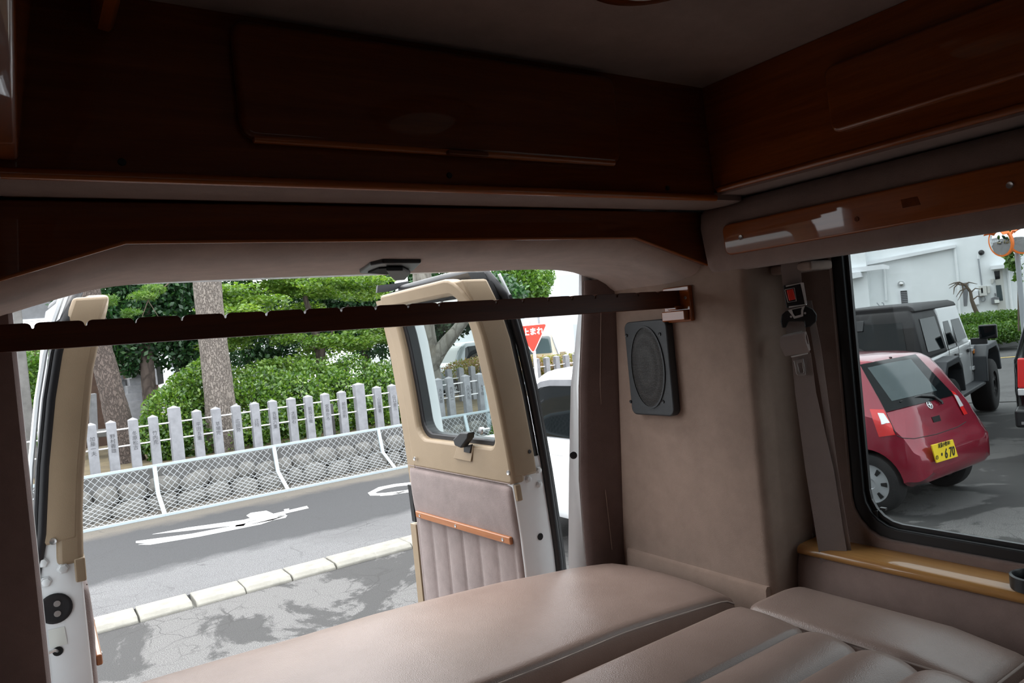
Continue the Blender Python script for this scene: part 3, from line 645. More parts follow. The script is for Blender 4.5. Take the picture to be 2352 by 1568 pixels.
    fp = MB().grid(fab, 90, 60).o('upholstered_panel', 'velour', d, 70)
    ws_ = MB().prism([mp(u, -0.022, z) for u, z in [(0.0+0.03, -0.690), (0.655, -0.690), (0.655, -0.664), (0.03, -0.664)]], V*-0.014).o('wood_strip', 'strip_wood', d, 0, 0.004)
    for u in (0.07, 0.36, 0.62): MB().lathe([(0.006, 0), (0.006, 0.0015), (0.002, 0.0008)], mp(u, -0.036, -0.677), -V, 10).o('screw', 'steel', ws_)
    MB().tube([mp(u, -0.019, -0.487) for u in np.linspace(0.0, 0.69, 12)], 0.0018, 5).o('piping', 'velour', fp)
    return d, mp, U, V, su
leanz = [-1.3, -0.81, -0.70, -0.41, -0.2, 0, 0.10, 0.175, 0.25]; leanv = [0, 0, -0.002, -0.024, -0.048, -0.08, -0.112, -0.148, -0.185]
dR, mpR, UR, VR, suR = make_door('door_1', 'open right rear door with tan window surround, fabric panel and wooden strip', (1.304, 1.97), math.radians(-3), 1, 0.112, leanz, leanv, 'rear_glass', True)
# hinge bolts, holes and plug on the white edge
for q in [(1236, 1079), (1213, 1100), (1238, 1112)]:
    o_ = Vector(mpR(-0.005, 0, -0.5)); c = PP(*q, o_, UR); MB().lathe([(0.013, 0), (0.013, 0.002), (0.0095, 0.003), (0.0095, 0.009), (0.005, 0.010)], c, -UR, 6).o('hinge_bolt', 'zinc_paint', dR, 0, 0.001)
c = PP(1241, 1232, Vector(mpR(-0.005, 0, -0.7)), UR); MB().lathe([(0.0115, 0), (0.0115, 0.001)], c, -UR, 16).o('access_hole', 'dark_hole', dR)
c = PP(1216, 1037, Vector(mpR(-0.0125, 0, -0.4)), UR); MB().lathe([(0.007, 0), (0.006, 0.003)], c, -UR, 12).o('trim_screw', 'black_plastic', suR)
for q in [(953, 1053), (1168, 1085)]:
    c = PP(*q, Vector(mpR(0, -0.019, -0.45)), VR); MB().lathe([(0.008, 0), (0.007, 0.004), (0.003, 0.003)], c, -VR, 12).o('trim_screw', 'steel', suR)
# latch with its recess and the pane knob
la = MB().prism([PP(*q, Vector(mpR(0.2, -0.020, -0.36)), VR) for q in [(1056, 1006), (1072, 990), (1092, 990), (1090, 1004), (1074, 1026), (1060, 1020)]], -VR*0.03).o('latch_lever', 'black_plastic', dR, 0, 0.005)
MB().prism([PP(*q, Vector(mpR(0.2, -0.019, -0.39)), VR) for q in [(1069, 1024), (1087, 1019), (1083, 1040), (1069, 1037)]], -VR*0.008).o('latch_foot', 'black_plastic', la, 0, 0.002)
MB().lathe([(0.006, 0), (0.006, 0.022), (0.012, 0.024), (0.013, 0.034), (0.010, 0.038)], mpR(0.165, 0.044, -0.325), -VR, 14).o('pane_knob', 'steel', la, 40)
MB().prism([PP(*q, Vector(mpR(0.2, -0.0185, -0.40)), VR) for q in [(1052, 1024), (1090, 1022), (1083, 1060), (1043, 1052)]], -VR*0.004).o('latch_recess', 'tan_plastic', suR, 0, 0.003)
# sun blind rolled under the top of the door window, rubber flap and free-edge trim
sb = MB().tube([mpR(0.065, -0.006, 0.112), mpR(0.47, -0.006, 0.118)], 0.011, 12).o('rolled_blind', 'sticker', dR, 50)
MB().tube([mpR(0.17, -0.006, 0.1137), mpR(0.185, -0.006, 0.1139)], 0.0118, 12).o('blind_clip', 'speaker_grey', sb, 50)
MB().prism([PP(*q, Vector(mpR(0.70, 0, 0)), UR) for q in [(866, 672), (868, 655), (900, 652), (940, 645), (935, 655), (900, 668)]], UR*0.012).o('rubber_flap', 'rubber', dR)
MB().loft([[mpR(u, v, z) for u, v in ((0.65, -0.014), (0.705, -0.014), (0.705, 0.05), (0.65, 0.05))] for z in np.linspace(-0.56, 0.17, 8)]).o('free_edge_trim', 'tan_plastic', dR, 40)
MB().loft([[mpR(u, v, z) for u, v in ((0.695, -0.018), (0.722, -0.018), (0.722, 0.05), (0.695, 0.05))] for z in np.linspace(-0.72, -0.57, 3)]).o('latch_cover', 'black_plastic', dR, 40)
MB().loft([[mpR(u, v, z) for u, v in ((0.692, -0.021), (0.735, -0.021), (0.735, 0.05), (0.692, 0.05))] for z in np.linspace(-1.28, -0.73, 3)]).o('lower_edge_trim', 'tan_plastic', dR, 40)

leanz2 = [-1.3, -0.45, -0.37, -0.23, 0, 0.10, 0.177, 0.25]; leanv2 = [0, 0, -0.002, -0.018, -0.057, -0.085, -0.115, -0.145]
dL, mpL, UL, VL, suL = make_door('door_2', 'open left rear door seen edge-on with tan trim and white hinge edge', (0.064, 1.97), math.radians(1.0), -1, 0.066, leanz2, leanv2, 'rear_glass', False)
for q in [(98, 1292), (145, 1305), (105, 1336)]:
    c = PP(*q, Vector(mpL(-0.005, 0, -0.5)), UL); MB().lathe([(0.013, 0), (0.013, 0.002), (0.0095, 0.003), (0.0095, 0.009), (0.005, 0.010)], c, -UL, 6).o('hinge_bolt', 'zinc_paint', dL, 0, 0.001)
c = PP(127, 1397, Vector(mpL(-0.005, 0, -0.5)), UL); gp = MB().lathe([(0.034, 0), (0.034, 0.002), (0.030, 0.003), (0.027, 0.002)], c, -UL, 28).o('rubber_plug', 'rubber', dL, 40)
for q in [(131, 1386), (132, 1409)]:
    c = PP(*q, Vector(mpL(-0.008, 0, -0.5)), UL); MB().lathe([(0.007, 0), (0.007, 0.001)], c, -UL, 12).o('contact', 'steel', gp)
c = PP(133, 1495, Vector(mpL(-0.005, 0, -0.5)), UL); hl = MB().lathe([(0.0105, 0), (0.0105, 0.001)], c, -UL, 16).o('access_hole', 'dark_hole', dL)
MB().tube([PP(110, 1500, Vector(mpL(-0.03, 0, -0.5)), UL), PP(126, 1493, Vector(mpL(-0.02, 0, -0.5)), UL), c], 0.0035, 6).o('lock_rod', 'steel', hl)
MB().prism([PP(*q, Vector(mpL(-0.0045, 0, -0.5)), UL) for q in [(110, 1447), (148, 1438), (155, 1478), (115, 1490)]], -UL*0.001).o('paper_label', 'sticker', dL)
c = PP(122, 1252, Vector(mpL(-0.0125, 0, -0.4)), UL); MB().lathe([(0.008, 0), (0.007, 0.003), (0.003, 0.002)], c, -UL, 12).o('trim_screw', 'steel', suL) if False else None
c = PP(122, 1243, Vector(mpL(-0.0135, 0, -0.36)), UL); MB().lathe([(0.008, 0), (0.007, 0.003), (0.003, 0.002)], c, -UL, 12).o('trim_screw', 'steel', suL)
# ================================================================== OUTSIDE
# ------------------------------------------------------------------ outdoor materials
def asphalt_mat(name, base, patch, cracks=0.7, pscale=0.55, thr=(0.52, 0.60), bands=None):
    m, nt, b = new_mat(name); v = coords(nt)
    gr = noise(nt, v, 130, 2, 0.8); big = noise(nt, v, pscale, 8, 0.68, 0.6)
    g = ramp(nt, gr, [(0.30, tuple(k*0.40 for k in base)), (0.5, base), (0.72, tuple(min(1, k*2.2) for k in base))])
    g2 = ramp(nt, gr, [(0.3, tuple(k*0.6 for k in patch)), (0.55, patch), (0.8, tuple(min(1, k*1.6) for k in patch))])
    fac = ramp(nt, big, [(thr[0], 0.0), (thr[1], 1.0)])
    c = mix(nt, fac, g, g2)
    if bands:
        sp = nt.nodes.new('ShaderNodeSeparateXYZ'); nt.links.new(v, sp.inputs[0])
        wob = nt.nodes.new('ShaderNodeMath'); wob.operation = 'MULTIPLY_ADD'; nt.links.new(noise(nt, v, 1.3, 4, 0.6), wob.inputs[0]); wob.inputs[1].default_value = 0.7; nt.links.new(sp.outputs['Y'], wob.inputs[2])
        for y0, y1, col in bands:
            f1 = nt.nodes.new('ShaderNodeMapRange'); f1.inputs[1].default_value = y0; f1.inputs[2].default_value = y1; nt.links.new(wob.outputs[0], f1.inputs[0])
            g3 = ramp(nt, gr, [(0.28, tuple(k*0.6 for k in col)), (0.5, col), (0.78, tuple(min(1, k*1.6) for k in col))])
            c = mix(nt, f1.outputs[0], c, g3)
    if cracks:
        dv = nt.nodes.new('ShaderNodeMix'); dv.data_type = 'VECTOR'; dv.inputs[0].default_value = 0.22
        nz = nt.nodes.new('ShaderNodeTexNoise'); nz.inputs['Scale'].default_value = 2.2; nz.inputs['Detail'].default_value = 5; nt.links.new(v, nz.inputs['Vector'])
        nt.links.new(v, dv.inputs[4]); nt.links.new(nz.outputs['Color'], dv.inputs[5])
        for sc_v, th in ((1.1, 0.012), (5.0, 0.02)):
            vo = nt.nodes.new('ShaderNodeTexVoronoi'); vo.feature = 'DISTANCE_TO_EDGE'; vo.inputs['Scale'].default_value = sc_v; nt.links.new(dv.outputs[1], vo.inputs['Vector'])
            msk = noise(nt, v, 0.9, 2); mm = ramp(nt, msk, [(0.48, 0.0), (0.6, cracks)])
            k = ramp(nt, vo.outputs['Distance'], [(th*0.3, 1.0), (th, 0.0)])
            k2 = mix(nt, 1.0, k, mm, 'MULTIPLY'); c = mix(nt, k2, c, tuple(q*0.35 for q in base))
    nt.links.new(c, b.inputs['Base Color']); b.inputs['Roughness'].default_value = 0.85; b.inputs['Specular IOR Level'].default_value = 0.25
    bump(nt, b, gr, 0.5, 0.006); return m
asphalt_mat('lot_asphalt', (0.105, 0.103, 0.101), (0.052, 0.0515, 0.051), 0.8, 0.75, (0.485, 0.52))
asphalt_mat('road_asphalt', (0.112, 0.112, 0.114), (0.10, 0.10, 0.102), 0.55, 0.4, (0.5, 0.7), [(8.28, 8.5, (0.047, 0.048, 0.050)), (10.55, 10.85, (0.11, 0.10, 0.085))])
asphalt_mat('far_asphalt', (0.10, 0.10, 0.10), (0.09, 0.09, 0.09), 0.0)
plain('kerb_stone', (0.225, 0.218, 0.19), 0.9, 0, 0, 0.22, 7, 0.6, 160)
plain('road_paint', (0.5, 0.5, 0.495), 0.7, 0, 0, 0.08, 40, 0.3, 200)
plain('granite', (0.235, 0.24, 0.255), 0.8, 0, 0, 0.16, 9, 0.4, 260)
plain('dark_granite', (0.13, 0.127, 0.12), 0.85, 0, 0, 0.25, 5, 0.5, 120)
plain('carving', (0.06, 0.06, 0.065), 0.9)
plain('boulder', (0.165, 0.162, 0.15), 0.9, 0, 0, 0.35, 6, 0.8, 60)
plain('concrete', (0.12, 0.12, 0.117), 0.9, 0, 0, 0.22, 3, 0.5, 90)
plain('fence_paint', (0.38, 0.45, 0.48), 0.4, 0, 0, 0.05, 5)
plain('wire', (0.34, 0.36, 0.37), 0.45, 0.3)
plain('rail_white', (0.75, 0.75, 0.76), 0.4)
plain('soil', (0.10, 0.078, 0.042), 1.0, 0, 0, 0.35, 3, 0.8, 40)
plain('far_paint', (0.72, 0.74, 0.76), 0.7, 0, 0, 0.03, 2)
plain('white_wall', (0.76, 0.79, 0.80), 0.75, 0, 0, 0.05, 1.5, 0.15, 80)
plain('tyre', (0.007, 0.007, 0.0075), 0.8, 0, 0, 0.2, 30, 0.5, 120)
plain('flare_grey', (0.032, 0.037, 0.043), 0.55, 0, 0, 0.1, 20)
plain('hardtop', (0.010, 0.010, 0.011), 0.55, 0, 0, 0.1, 20, 0.2, 300, 0.25)
plain('red_paint', (0.235, 0.012, 0.03), 0.22, 0.25, 0.9)
plain('car_white', (0.72, 0.74, 0.75), 0.22, 0, 0.6)
plain('car_silver', (0.20, 0.225, 0.235), 0.3, 0.3, 0.4)
plain('pane_pale', (0.42, 0.45, 0.47), 0.2)
plain('car_beige', (0.30, 0.25, 0.16), 0.3, 0, 0.5)
plain('car_black', (0.003, 0.003, 0.004), 0.15, 0, 0.8)
plain('car_glass', (0.004, 0.006, 0.007), 0.03, 0, 0, spec=0.22)
plain('car_glass_pale', (0.05, 0.072, 0.076), 0.05, 0, 0, spec=0.4)
plain('lamp_red', (0.62, 0.02, 0.02), 0.12, 0, 0.8)
plain('lamp_clear', (0.72, 0.74, 0.76), 0.1, 0.3, 0.8)
plain('lamp_amber', (0.80, 0.25, 0.03), 0.2, 0, 0.5)
plain('hubcap', (0.52, 0.54, 0.56), 0.35, 0.6)
plain('plate_yellow', (0.85, 0.62, 0.02), 0.45)
plain('plate_white', (0.8, 0.8, 0.8), 0.45)
plain('ink', (0.015, 0.015, 0.015), 0.6)
plain('sign_red', (0.80, 0.045, 0.022), 0.4)
plain('sign_white', (0.85, 0.85, 0.85), 0.5)
plain('mirror_orange', (0.85, 0.20, 0.03), 0.5)
plain('mirror_glass', (0.9, 0.9, 0.9), 0.02, 1.0)
plain('pole_grey', (0.30, 0.32, 0.34), 0.5, 0.2)
plain('box_grey', (0.56, 0.56, 0.53), 0.6)
plain('slate', (0.16, 0.165, 0.175), 0.7, 0, 0, 0.2, 4)
plain('dark_timber', (0.075, 0.042, 0.028), 0.8, 0, 0, 0.2, 10)
plain('yellow_board', (0.62, 0.45, 0.14), 0.6)
plain('twig', (0.10, 0.075, 0.055), 0.9)
def bark(name, lo, mid, hi, scale):
    m, nt, b = new_mat(name); v = coords(nt, (1, 1, 0.42))
    vo = nt.nodes.new('ShaderNodeTexVoronoi'); vo.feature = 'DISTANCE_TO_EDGE'; vo.inputs['Scale'].default_value = scale
    dv = nt.nodes.new('ShaderNodeMix'); dv.data_type = 'VECTOR'; dv.inputs[0].default_value = 0.12
    nz = nt.nodes.new('ShaderNodeTexNoise'); nz.inputs['Scale'].default_value = scale*0.7; nz.inputs['Detail'].default_value = 6; nt.links.new(v, nz.inputs['Vector'])
    nt.links.new(v, dv.inputs[4]); nt.links.new(nz.outputs['Color'], dv.inputs[5]); nt.links.new(dv.outputs[1], vo.inputs['Vector'])
    c1 = ramp(nt, noise(nt, v, scale*1.6, 5, 0.7), [(0.3, mid), (0.7, hi)])
    e = ramp(nt, vo.outputs['Distance'], [(0.0, 0.25), (0.16, 1.0)])
    nt.links.new(mix(nt, e, lo, c1), b.inputs['Base Color']); b.inputs['Roughness'].default_value = 0.95
    bump(nt, b, e, 0.8, 0.02); return m
bark('pine_bark', (0.075, 0.06, 0.052), (0.15, 0.125, 0.105), (0.27, 0.24, 0.21), 30)
bark('red_bark', (0.045, 0.035, 0.03), (0.085, 0.062, 0.052), (0.13, 0.105, 0.09), 26)
bark('grey_bark', (0.09, 0.08, 0.065), (0.12, 0.11, 0.095), (0.19, 0.18, 0.155), 7)
bark('dark_bark', (0.03, 0.022, 0.018), (0.06, 0.045, 0.038), (0.09, 0.07, 0.06), 8)
leaf_mat('azalea_leaf', [(0.0, (0.018, 0.058, 0.008)), (0.45, (0.062, 0.150, 0.016)), (0.85, (0.15, 0.265, 0.032)), (1.0, (0.20, 0.32, 0.05))], 0.4)
leaf_mat('maple_leaf', [(0.0, (0.055, 0.135, 0.014)), (0.5, (0.135, 0.26, 0.034)), (1.0, (0.25, 0.37, 0.07))], 0.5)
leaf_mat('dark_leaf', [(0.0, (0.008, 0.034, 0.012)), (0.6, (0.020, 0.075, 0.024)), (1.0, (0.054, 0.150, 0.034))], 0.35)
leaf_mat('bright_leaf', [(0.0, (0.041, 0.116, 0.014)), (0.6, (0.102, 0.224, 0.027)), (1.0, (0.190, 0.313, 0.054))], 0.45)
leaf_mat('flower_leaf', [(0.0, (0.136, 0.190, 0.034)), (0.4, (0.286, 0.272, 0.068)), (0.7, (0.374, 0.218, 0.163)), (1.0, (0.422, 0.306, 0.272))], 0.4)

# ------------------------------------------------------------------ ground
struct(box('ground', 'lot_asphalt', -40, 13.0, -20, 6.66, -0.1, 0.0), 'worn grey asphalt of the parking lot with patches and cracks')
road = box('road', 'road_asphalt', -40, 12.0, 6.97, 11.6, -0.1, 0.03); struct(road, 'asphalt road between the kerb and the wire fence')
far = MB().prism([(13.0, -20, -0.1), (90, -60, -0.1), (90, 90, -0.1), (12.0, 90, -0.1), (12.0, 6.66, -0.1), (13.0, 6.66, -0.1)], (0, 0, 0.095)).o('road_far', 'far_asphalt')
struct(far, 'far grey road and car park surface beyond the parking lot')
back = box('ground_back', 'far_asphalt', -40, 12.0, 16.5, 90, -0.1, 0.0); struct(back, 'car park surface behind the shrine garden')
bed = box('garden_ground', 'soil', -40, 12.0, 11.75, 16.5, -0.1, 0.58); struct(bed, 'brown mossy ground of the raised shrine garden')
kb = thing('kerb', 'row of pale concrete kerb blocks along the road', 'kerb', (3, 6.8, 0), kind='structure')
prof = [(6.655, -0.05), (6.655, 0.02), (6.70, 0.050), (6.975, 0.050), (6.975, -0.05)]
base_me = None
for k in range(-10, 32):
    x0 = 0.62 + 0.4115*k
    if base_me is None:
        o_ = MB().loft([[(x, y, z) for y, z in prof] for x in (0.005, 0.4035)]).o('kerb_block', 'kerb_stone', kb, 0, 0.008)
        base_me = o_.data; base_me.transform(Matrix.Translation((0, 0, 0)))
    else:
        o_ = link('kerb_block', base_me, None, kb); md = o_.modifiers.new('edge', 'BEVEL'); md.width = 0.008; md.segments = 2
    o_.location = (x0, random.uniform(-0.004, 0.004), random.uniform(-0.004, 0.003)); o_.rotation_euler = (0, 0, random.uniform(-0.004, 0.004))
# painted road marking: stretched stop lettering
mk = thing('road_marking', 'white stretched lettering painted on the road', 'road marking', (2.0, 9.6, 0.03))
def paint(nm, pts): MB().prism([P(a, c, z=0.032) for a, c in pts], (0, 0, 0.004)).o(nm, 'road_paint', mk)
paint('stroke', [(312, 1243), (440, 1226), (560, 1203), (655, 1180), (658, 1184), (600, 1204), (460, 1232), (345, 1251), (318, 1251), (340, 1248), (312, 1247)])
paint('stroke', [(350, 1227), (430, 1212), (545, 1196), (590, 1190), (600, 1197), (545, 1206), (420, 1220)])
paint('stroke', [(545, 1198), (575, 1190), (566, 1184), (576, 1178), (612, 1173), (628, 1180), (705, 1162), (709, 1167), (648, 1181), (660, 1184), (656, 1189), (560, 1208), (540, 1210)])
paint('stroke', [(652, 1170), (664, 1168), (664, 1171), (653, 1173)])
mk2 = thing('road_marking', 'white oval ring painted on the road by the right door', 'road marking', (4.4, 9.4, 0.03))
oc_ = [(845+0, 1132), (870, 1119), (905, 1112), (950, 1107), (1000, 1102), (1040, 1104), (1030, 1112), (980, 1124), (930, 1132), (880, 1138), (850, 1138)]
ic_ = [(862, 1131), (882, 1123), (912, 1117), (950, 1113), (985, 1108), (1012, 1108), (1000, 1113), (960, 1121), (925, 1127), (885, 1132), (866, 1133)]
MB().frame([tuple(P(a, c, z=0.032))[:2] for a, c in oc_], [tuple(P(a, c, z=0.032))[:2] for a, c in ic_], lambda a, v, b: (a, b, v), 0.032, 0.036).o('ring', 'road_paint', mk2)
paint2 = MB().prism([P(a, c, z=0.032) for a, c in [(873, 1139), (930, 1127), (950, 1127), (900, 1137)]], (0, 0, 0.004)).o('stroke', 'road_paint', mk2)
# lines of the far road
for nm, mt, (a, c), wdt, lb in [('road_line', 'yellow_board', ((2285, 823), (2335, 818.6)), 0.15, 'thin orange line on the far road'), ('road_line', 'road_paint', ((2300, 797.5), (2335, 792.5)), 0.15, 'thin white edge line before the hedge'), ('road_seam', 'ink', ((2215, 925.5), (2345, 921.5)), 0.05, 'dark seam where the lot meets the far road')]:
    p0 = P(*a, z=0.0); p1 = P(*c, z=0.0); d = (p1-p0).normalized(); nrm = Vector((-d.y, d.x, 0))*wdt/2; p0 = p0-d*4; p1 = p1+d*4
    tag(MB().prism([p0-nrm+Vector((0, 0, 0.002)), p1-nrm+Vector((0, 0, 0.002)), p1+nrm+Vector((0, 0, 0.002)), p0+nrm+Vector((0, 0, 0.002))], (0, 0, 0.004)).o(nm, mt), lb, 'road line')

# ------------------------------------------------------------------ retaining wall with boulders
rw = thing('wall_retaining', 'low retaining wall of round boulders under a concrete band', 'wall', (2, 11.7, 0), kind='structure')
box('concrete_band', 'concrete', -12, 8.9, 11.62, 11.98, 0.0, 0.60, rw, 0.01)
variants = []
for s in range(7):
    g = random.Random(s); mb = MB().ball((0, 0, 0), 1.0, 14, 9)
    ph = [g.uniform(0, 6) for _ in range(6)]
    vv = []
    for x, y, z in mb.v:
        k = 1 + 0.10*math.sin(2.3*x+ph[0])*math.cos(2.1*z+ph[1]) + 0.08*math.sin(4.1*y+ph[2]+x*2) + 0.05*math.sin(6*z+ph[3]+3*x)
        q = 0.78; sg = lambda t: math.copysign(abs(t)**q, t); vv.append((sg(x)*k, sg(y)*k, sg(z)*k))
    mb.v = vv; me = bpy.data.meshes.new('boulder'); me.from_pydata(mb.v, [], mb.f); me.polygons.foreach_set('use_smooth', [True]*len(me.polygons)); me.materials.append(MATS['boulder']); variants.append(me)
for row, (zc, rz_, yc) in enumerate([(0.10, 0.15, 11.47), (0.31, 0.13, 11.56)]):
    x = -1.2 + 0.15*row
    while x < 8.6:
        rx_ = random.uniform(0.13, 0.23); o_ = link('boulder', random.choice(variants), None, rw)
        o_.location = (x+rx_, yc+random.uniform(-0.03, 0.03), zc+random.uniform(-0.02, 0.03)); o_.scale = (rx_, 0.15, rz_*random.uniform(0.9, 1.15)); o_.rotation_euler = (random.uniform(-0.3, 0.3), random.uniform(-0.3, 0.3), random.uniform(-0.5, 0.5))
        x += 2*rx_*0.94

# ------------------------------------------------------------------ wire-mesh guard fence with bent posts
gf = thing('wire_fence', 'low white-blue guard fence of wire mesh with bent posts along the road', 'fence', (3, 10.84, 0))
B0, B1, B2 = (10.84, 0.035), (11.30, 0.27), (11.40, 0.655)
px_ = [-1.93, -0.25, 1.433, 3.1, 4.83, 6.5, 8.2]
def fp(t):                       # along the section 0 bottom, 1 top
    l1 = math.hypot(B1[0]-B0[0], B1[1]-B0[1]); l2 = math.hypot(B2[0]-B1[0], B2[1]-B1[1]); s = t*(l1+l2)
    if s < l1: k = s/l1; return (B0[0]+(B1[0]-B0[0])*k, B0[1]+(B1[1]-B0[1])*k)
    k = (s-l1)/l2; return (B1[0]+(B2[0]-B1[0])*k, B1[1]+(B2[1]-B1[1])*k)
LT = math.hypot(B1[0]-B0[0], B1[1]-B0[1]) + math.hypot(B2[0]-B1[0], B2[1]-B1[1])
for x in px_:
    mb = MB(); q = [fp(0), (B1[0]-0.04, B1[1]-0.018), (B1[0], B1[1]), (B1[0]+0.012, B1[1]+0.04), fp(1)]
    mb.loft([[(x-0.028, y-0.02, z), (x+0.028, y-0.02, z), (x+0.028, y+0.02, z+0.01), (x-0.028, y+0.02, z+0.01)] for y, z in q]); mb.o('post', 'fence_paint', gf, 0, 0.004)
for k in range(len(px_)-1):
    a, c = px_[k], px_[k+1]
    MB().box(a, c, B2[0]-0.018, B2[0]+0.018, B2[1]-0.02, B2[1]+0.018).o('top_rail', 'fence_paint', gf, 0, 0.003)
    MB().box(a, c, B0[0]-0.022, B0[0]+0.022, B0[1]-0.006, B0[1]+0.03).o('bottom_rail', 'fence_paint', gf, 0, 0.003)
    MB().tube([(a, B1[0]-0.01, B1[1]+0.01), ((a+c)/2, B1[0]-0.01, B1[1]-0.005), (c, B1[0]-0.01, B1[1]+0.01)], 0.004, 5).o('tension_wire', 'wire', gf)
    mb = MB(); pitch = 0.094; n = int((c-a)/pitch); hgt = LT
    for sgn in (1, -1):
        for i in range(-int(hgt/pitch)-1, n+int(hgt/pitch)+2):
            x0 = a + i*pitch; pts = []
            for t in np.linspace(0, 1, 9):
                x = x0 + sgn*t*hgt*0.95
                if a <= x <= c: y, z = fp(float(t)); pts.append((x, y, z))
            if len(pts) > 1: mb.tube(pts, 0.0034, 3, False)
    tag(mb.o('wire_mesh', 'wire', gf), None, None, None, 'stuff')

# ------------------------------------------------------------------ stone shrine fence
def stone_fence(name, label, xs, y, z0, ztop, tall, names, rails, rail_x):
    sf = thing(name, label, 'fence', (xs[0], y, z0))
    for i, x in enumerate(xs):
        tl = i in tall; h = ztop+0.095 if tl else ztop; w = 0.080 if tl else 0.062
        L = [[(x-w*k, y-w*k, z), (x+w*k, y-w*k, z), (x+w*k, y+w*k, z), (x-w*k, y+w*k, z)] for z, k in ((z0-0.05, 1.0), (h-0.035, 1.0), (h-0.030, 0.98), (h, 0.12))]
        po = MB().loft(L).o('post', 'granite', sf, 0, 0.006)
        if names and names[i]: text('\n'.join(names[i]), 0.068, 'carving', 'inscription', po, (x, y-w-0.0005, h-0.33), (1, 0, 0), (0, 0, 1), 0.002)
    for z in rails: MB().tube([(rail_x[0], y, z), (rail_x[1], y, z)], 0.011, 6).o('rail', 'rail_white', sf, 50)
    return sf
tops = [-0.12, 0.17, 0.455, 0.739, 0.985, 1.265, 1.527, 1.818, 2.123, 2.397, 2.691, 2.975, 3.254, 3.553, 3.831, 4.118, 4.405, 4.717, 5.042, 5.33, 5.62, 5.91, 6.245, 6.472, 6.824, 7.131, 7.42]
nm_ = ['', '', '', '加藤一夫', '野村義雄', '冬原松吉', '竹内克', '', '平田五重', '草場完', '広田弥', '辻玲', '吉留六重', '太田石', '前坂江衛', '宮島かろ', '前田忠則', '', '山田雄喜', '山口金三', '川上', '小林正', '大山太郎', '西村又一', '八代大石', '木下信', '']
stone_fence('stone_fence', 'row of grey granite posts carved with names behind the wire fence', tops, 11.8, 0.58, 1.345, (7, 17), nm_, (1.20, 0.958), (-0.6, 7.5))
x2 = [7.4+0.31*k for k in range(17)]
stone_fence('stone_fence', 'second row of darker granite posts further back beyond the first fence', x2, 14.6, 0.0, 1.36, (1, 9), None, (1.12, 0.80), (7.3, 12.5))
pr = thing('pipe_railing', 'white post with two pipe rails seen through the door window', 'railing', (7.03, 11.45, 0))
MB().box(7.0, 7.06, 11.42, 11.48, 0.03, 1.11).o('post', 'fence_paint', pr, 0, 0.005)
for z in (1.05, 0.76): MB().tube([(7.05, 11.45, z), (8.6, 11.45, z-0.02)], 0.022, 8).o('rail', 'fence_paint', pr, 50)
mkp = P(765, 980, y=12.0)
tag(MB().box(mkp.x-0.03, mkp.x+0.03, 11.97, 12.03, 0.55, 1.13).o('marker_post', 'concrete', None, 0, 0.004), 'thin beige marker stake between the granite posts', 'stake')

# ------------------------------------------------------------------ trees and shrubs
def trunk(nm, mat, parent, pts, rs, n=18, wob=0.05, sub=14):
    pts = [Vector(p) for p in pts]; path = []; rad = []
    for k in range(len(pts)-1):
        for s in range(sub): t = s/sub; path.append(pts[k].lerp(pts[k+1], t)); rad.append(rs[k]*(1-t)+rs[k+1]*t)
    path.append(pts[-1]); rad.append(rs[-1])
    mb = MB().tube(path, rad, n); g = random.Random(len(nm)+int(rs[0]*1000))
    ph = [g.uniform(0, 6) for _ in range(4)]; vv = []
    for i, (x, y, z) in enumerate(mb.v):
        k = i//n; c = path[k]; a = 2*math.pi*(i % n)/n
        f = 1 + wob*(math.sin(3*a+ph[0]+z*2)+0.6*math.sin(5*a+ph[1]-z*3.3)+0.5*math.sin(z*9+ph[2]+2*a)+0.4*g.uniform(-1, 1))
        vv.append(tuple(c + (Vector((x, y, z))-c)*f))
    mb.v = vv; return mb.o(nm, mat, parent, 60)
def ell_pts(ells, n, seed, shell=(0.72, 1.06), flatbias=0.0):
    g = np.random.default_rng(seed); vol = np.array([r[0]*r[1]+r[1]*r[2]+r[0]*r[2] for _, r in ells]); cnt = (n*vol/vol.sum()).astype(int); out = []; tone = []
    for (c, r), m in zip(ells, cnt):
        d = g.normal(size=(m, 3)); d /= np.linalg.norm(d, axis=1)[:, None]
        rad = shell[0]+(shell[1]-shell[0])*g.random(m)**0.6
        # little clumps
        cl = g.normal(size=(max(4, m//60), 3)); cl /= np.linalg.norm(cl, axis=1)[:, None]; ci = g.integers(0, len(cl), m); pick = cl[ci]; ct = g.random(len(cl))[ci]
        d = d*0.6 + pick*0.55 + g.normal(size=(m, 3))*0.08; d /= np.linalg.norm(d, axis=1)[:, None]*(0.9+0.2*g.random(m))[:, None]
        out.append(np.array(c) + d*np.array(r)*rad[:, None]); tone.append(np.clip(0.12+0.76*ct+0.12*g.normal(size=m), 0, 1))
    return np.vstack(out), np.concatenate(tone)
def E3(px, py, y, r): c = P(px, py, y=y); return (tuple(c), r if hasattr(r, '__len__') else (r, r, r))
def plant(name, label, cat, ells, n, size, mat, stems, smat, seed, flat=0.0, group=None, shell=(0.72, 1.06), asp=0.55):
    b = stems[0][0][0] if stems else ells[0][0]
    t = thing(name, label, cat, tuple(b), group=group)
    pts, tone = ell_pts(ells, n, seed, shell)
    leaves('foliage', pts, size, mat, t, tone, flat, asp, seed)
    for i, (path, rs) in enumerate(stems): trunk('trunk' if i == 0 else 'branch', smat, t, path, rs, 10 if i else 14, 0.04, 6)
    return t
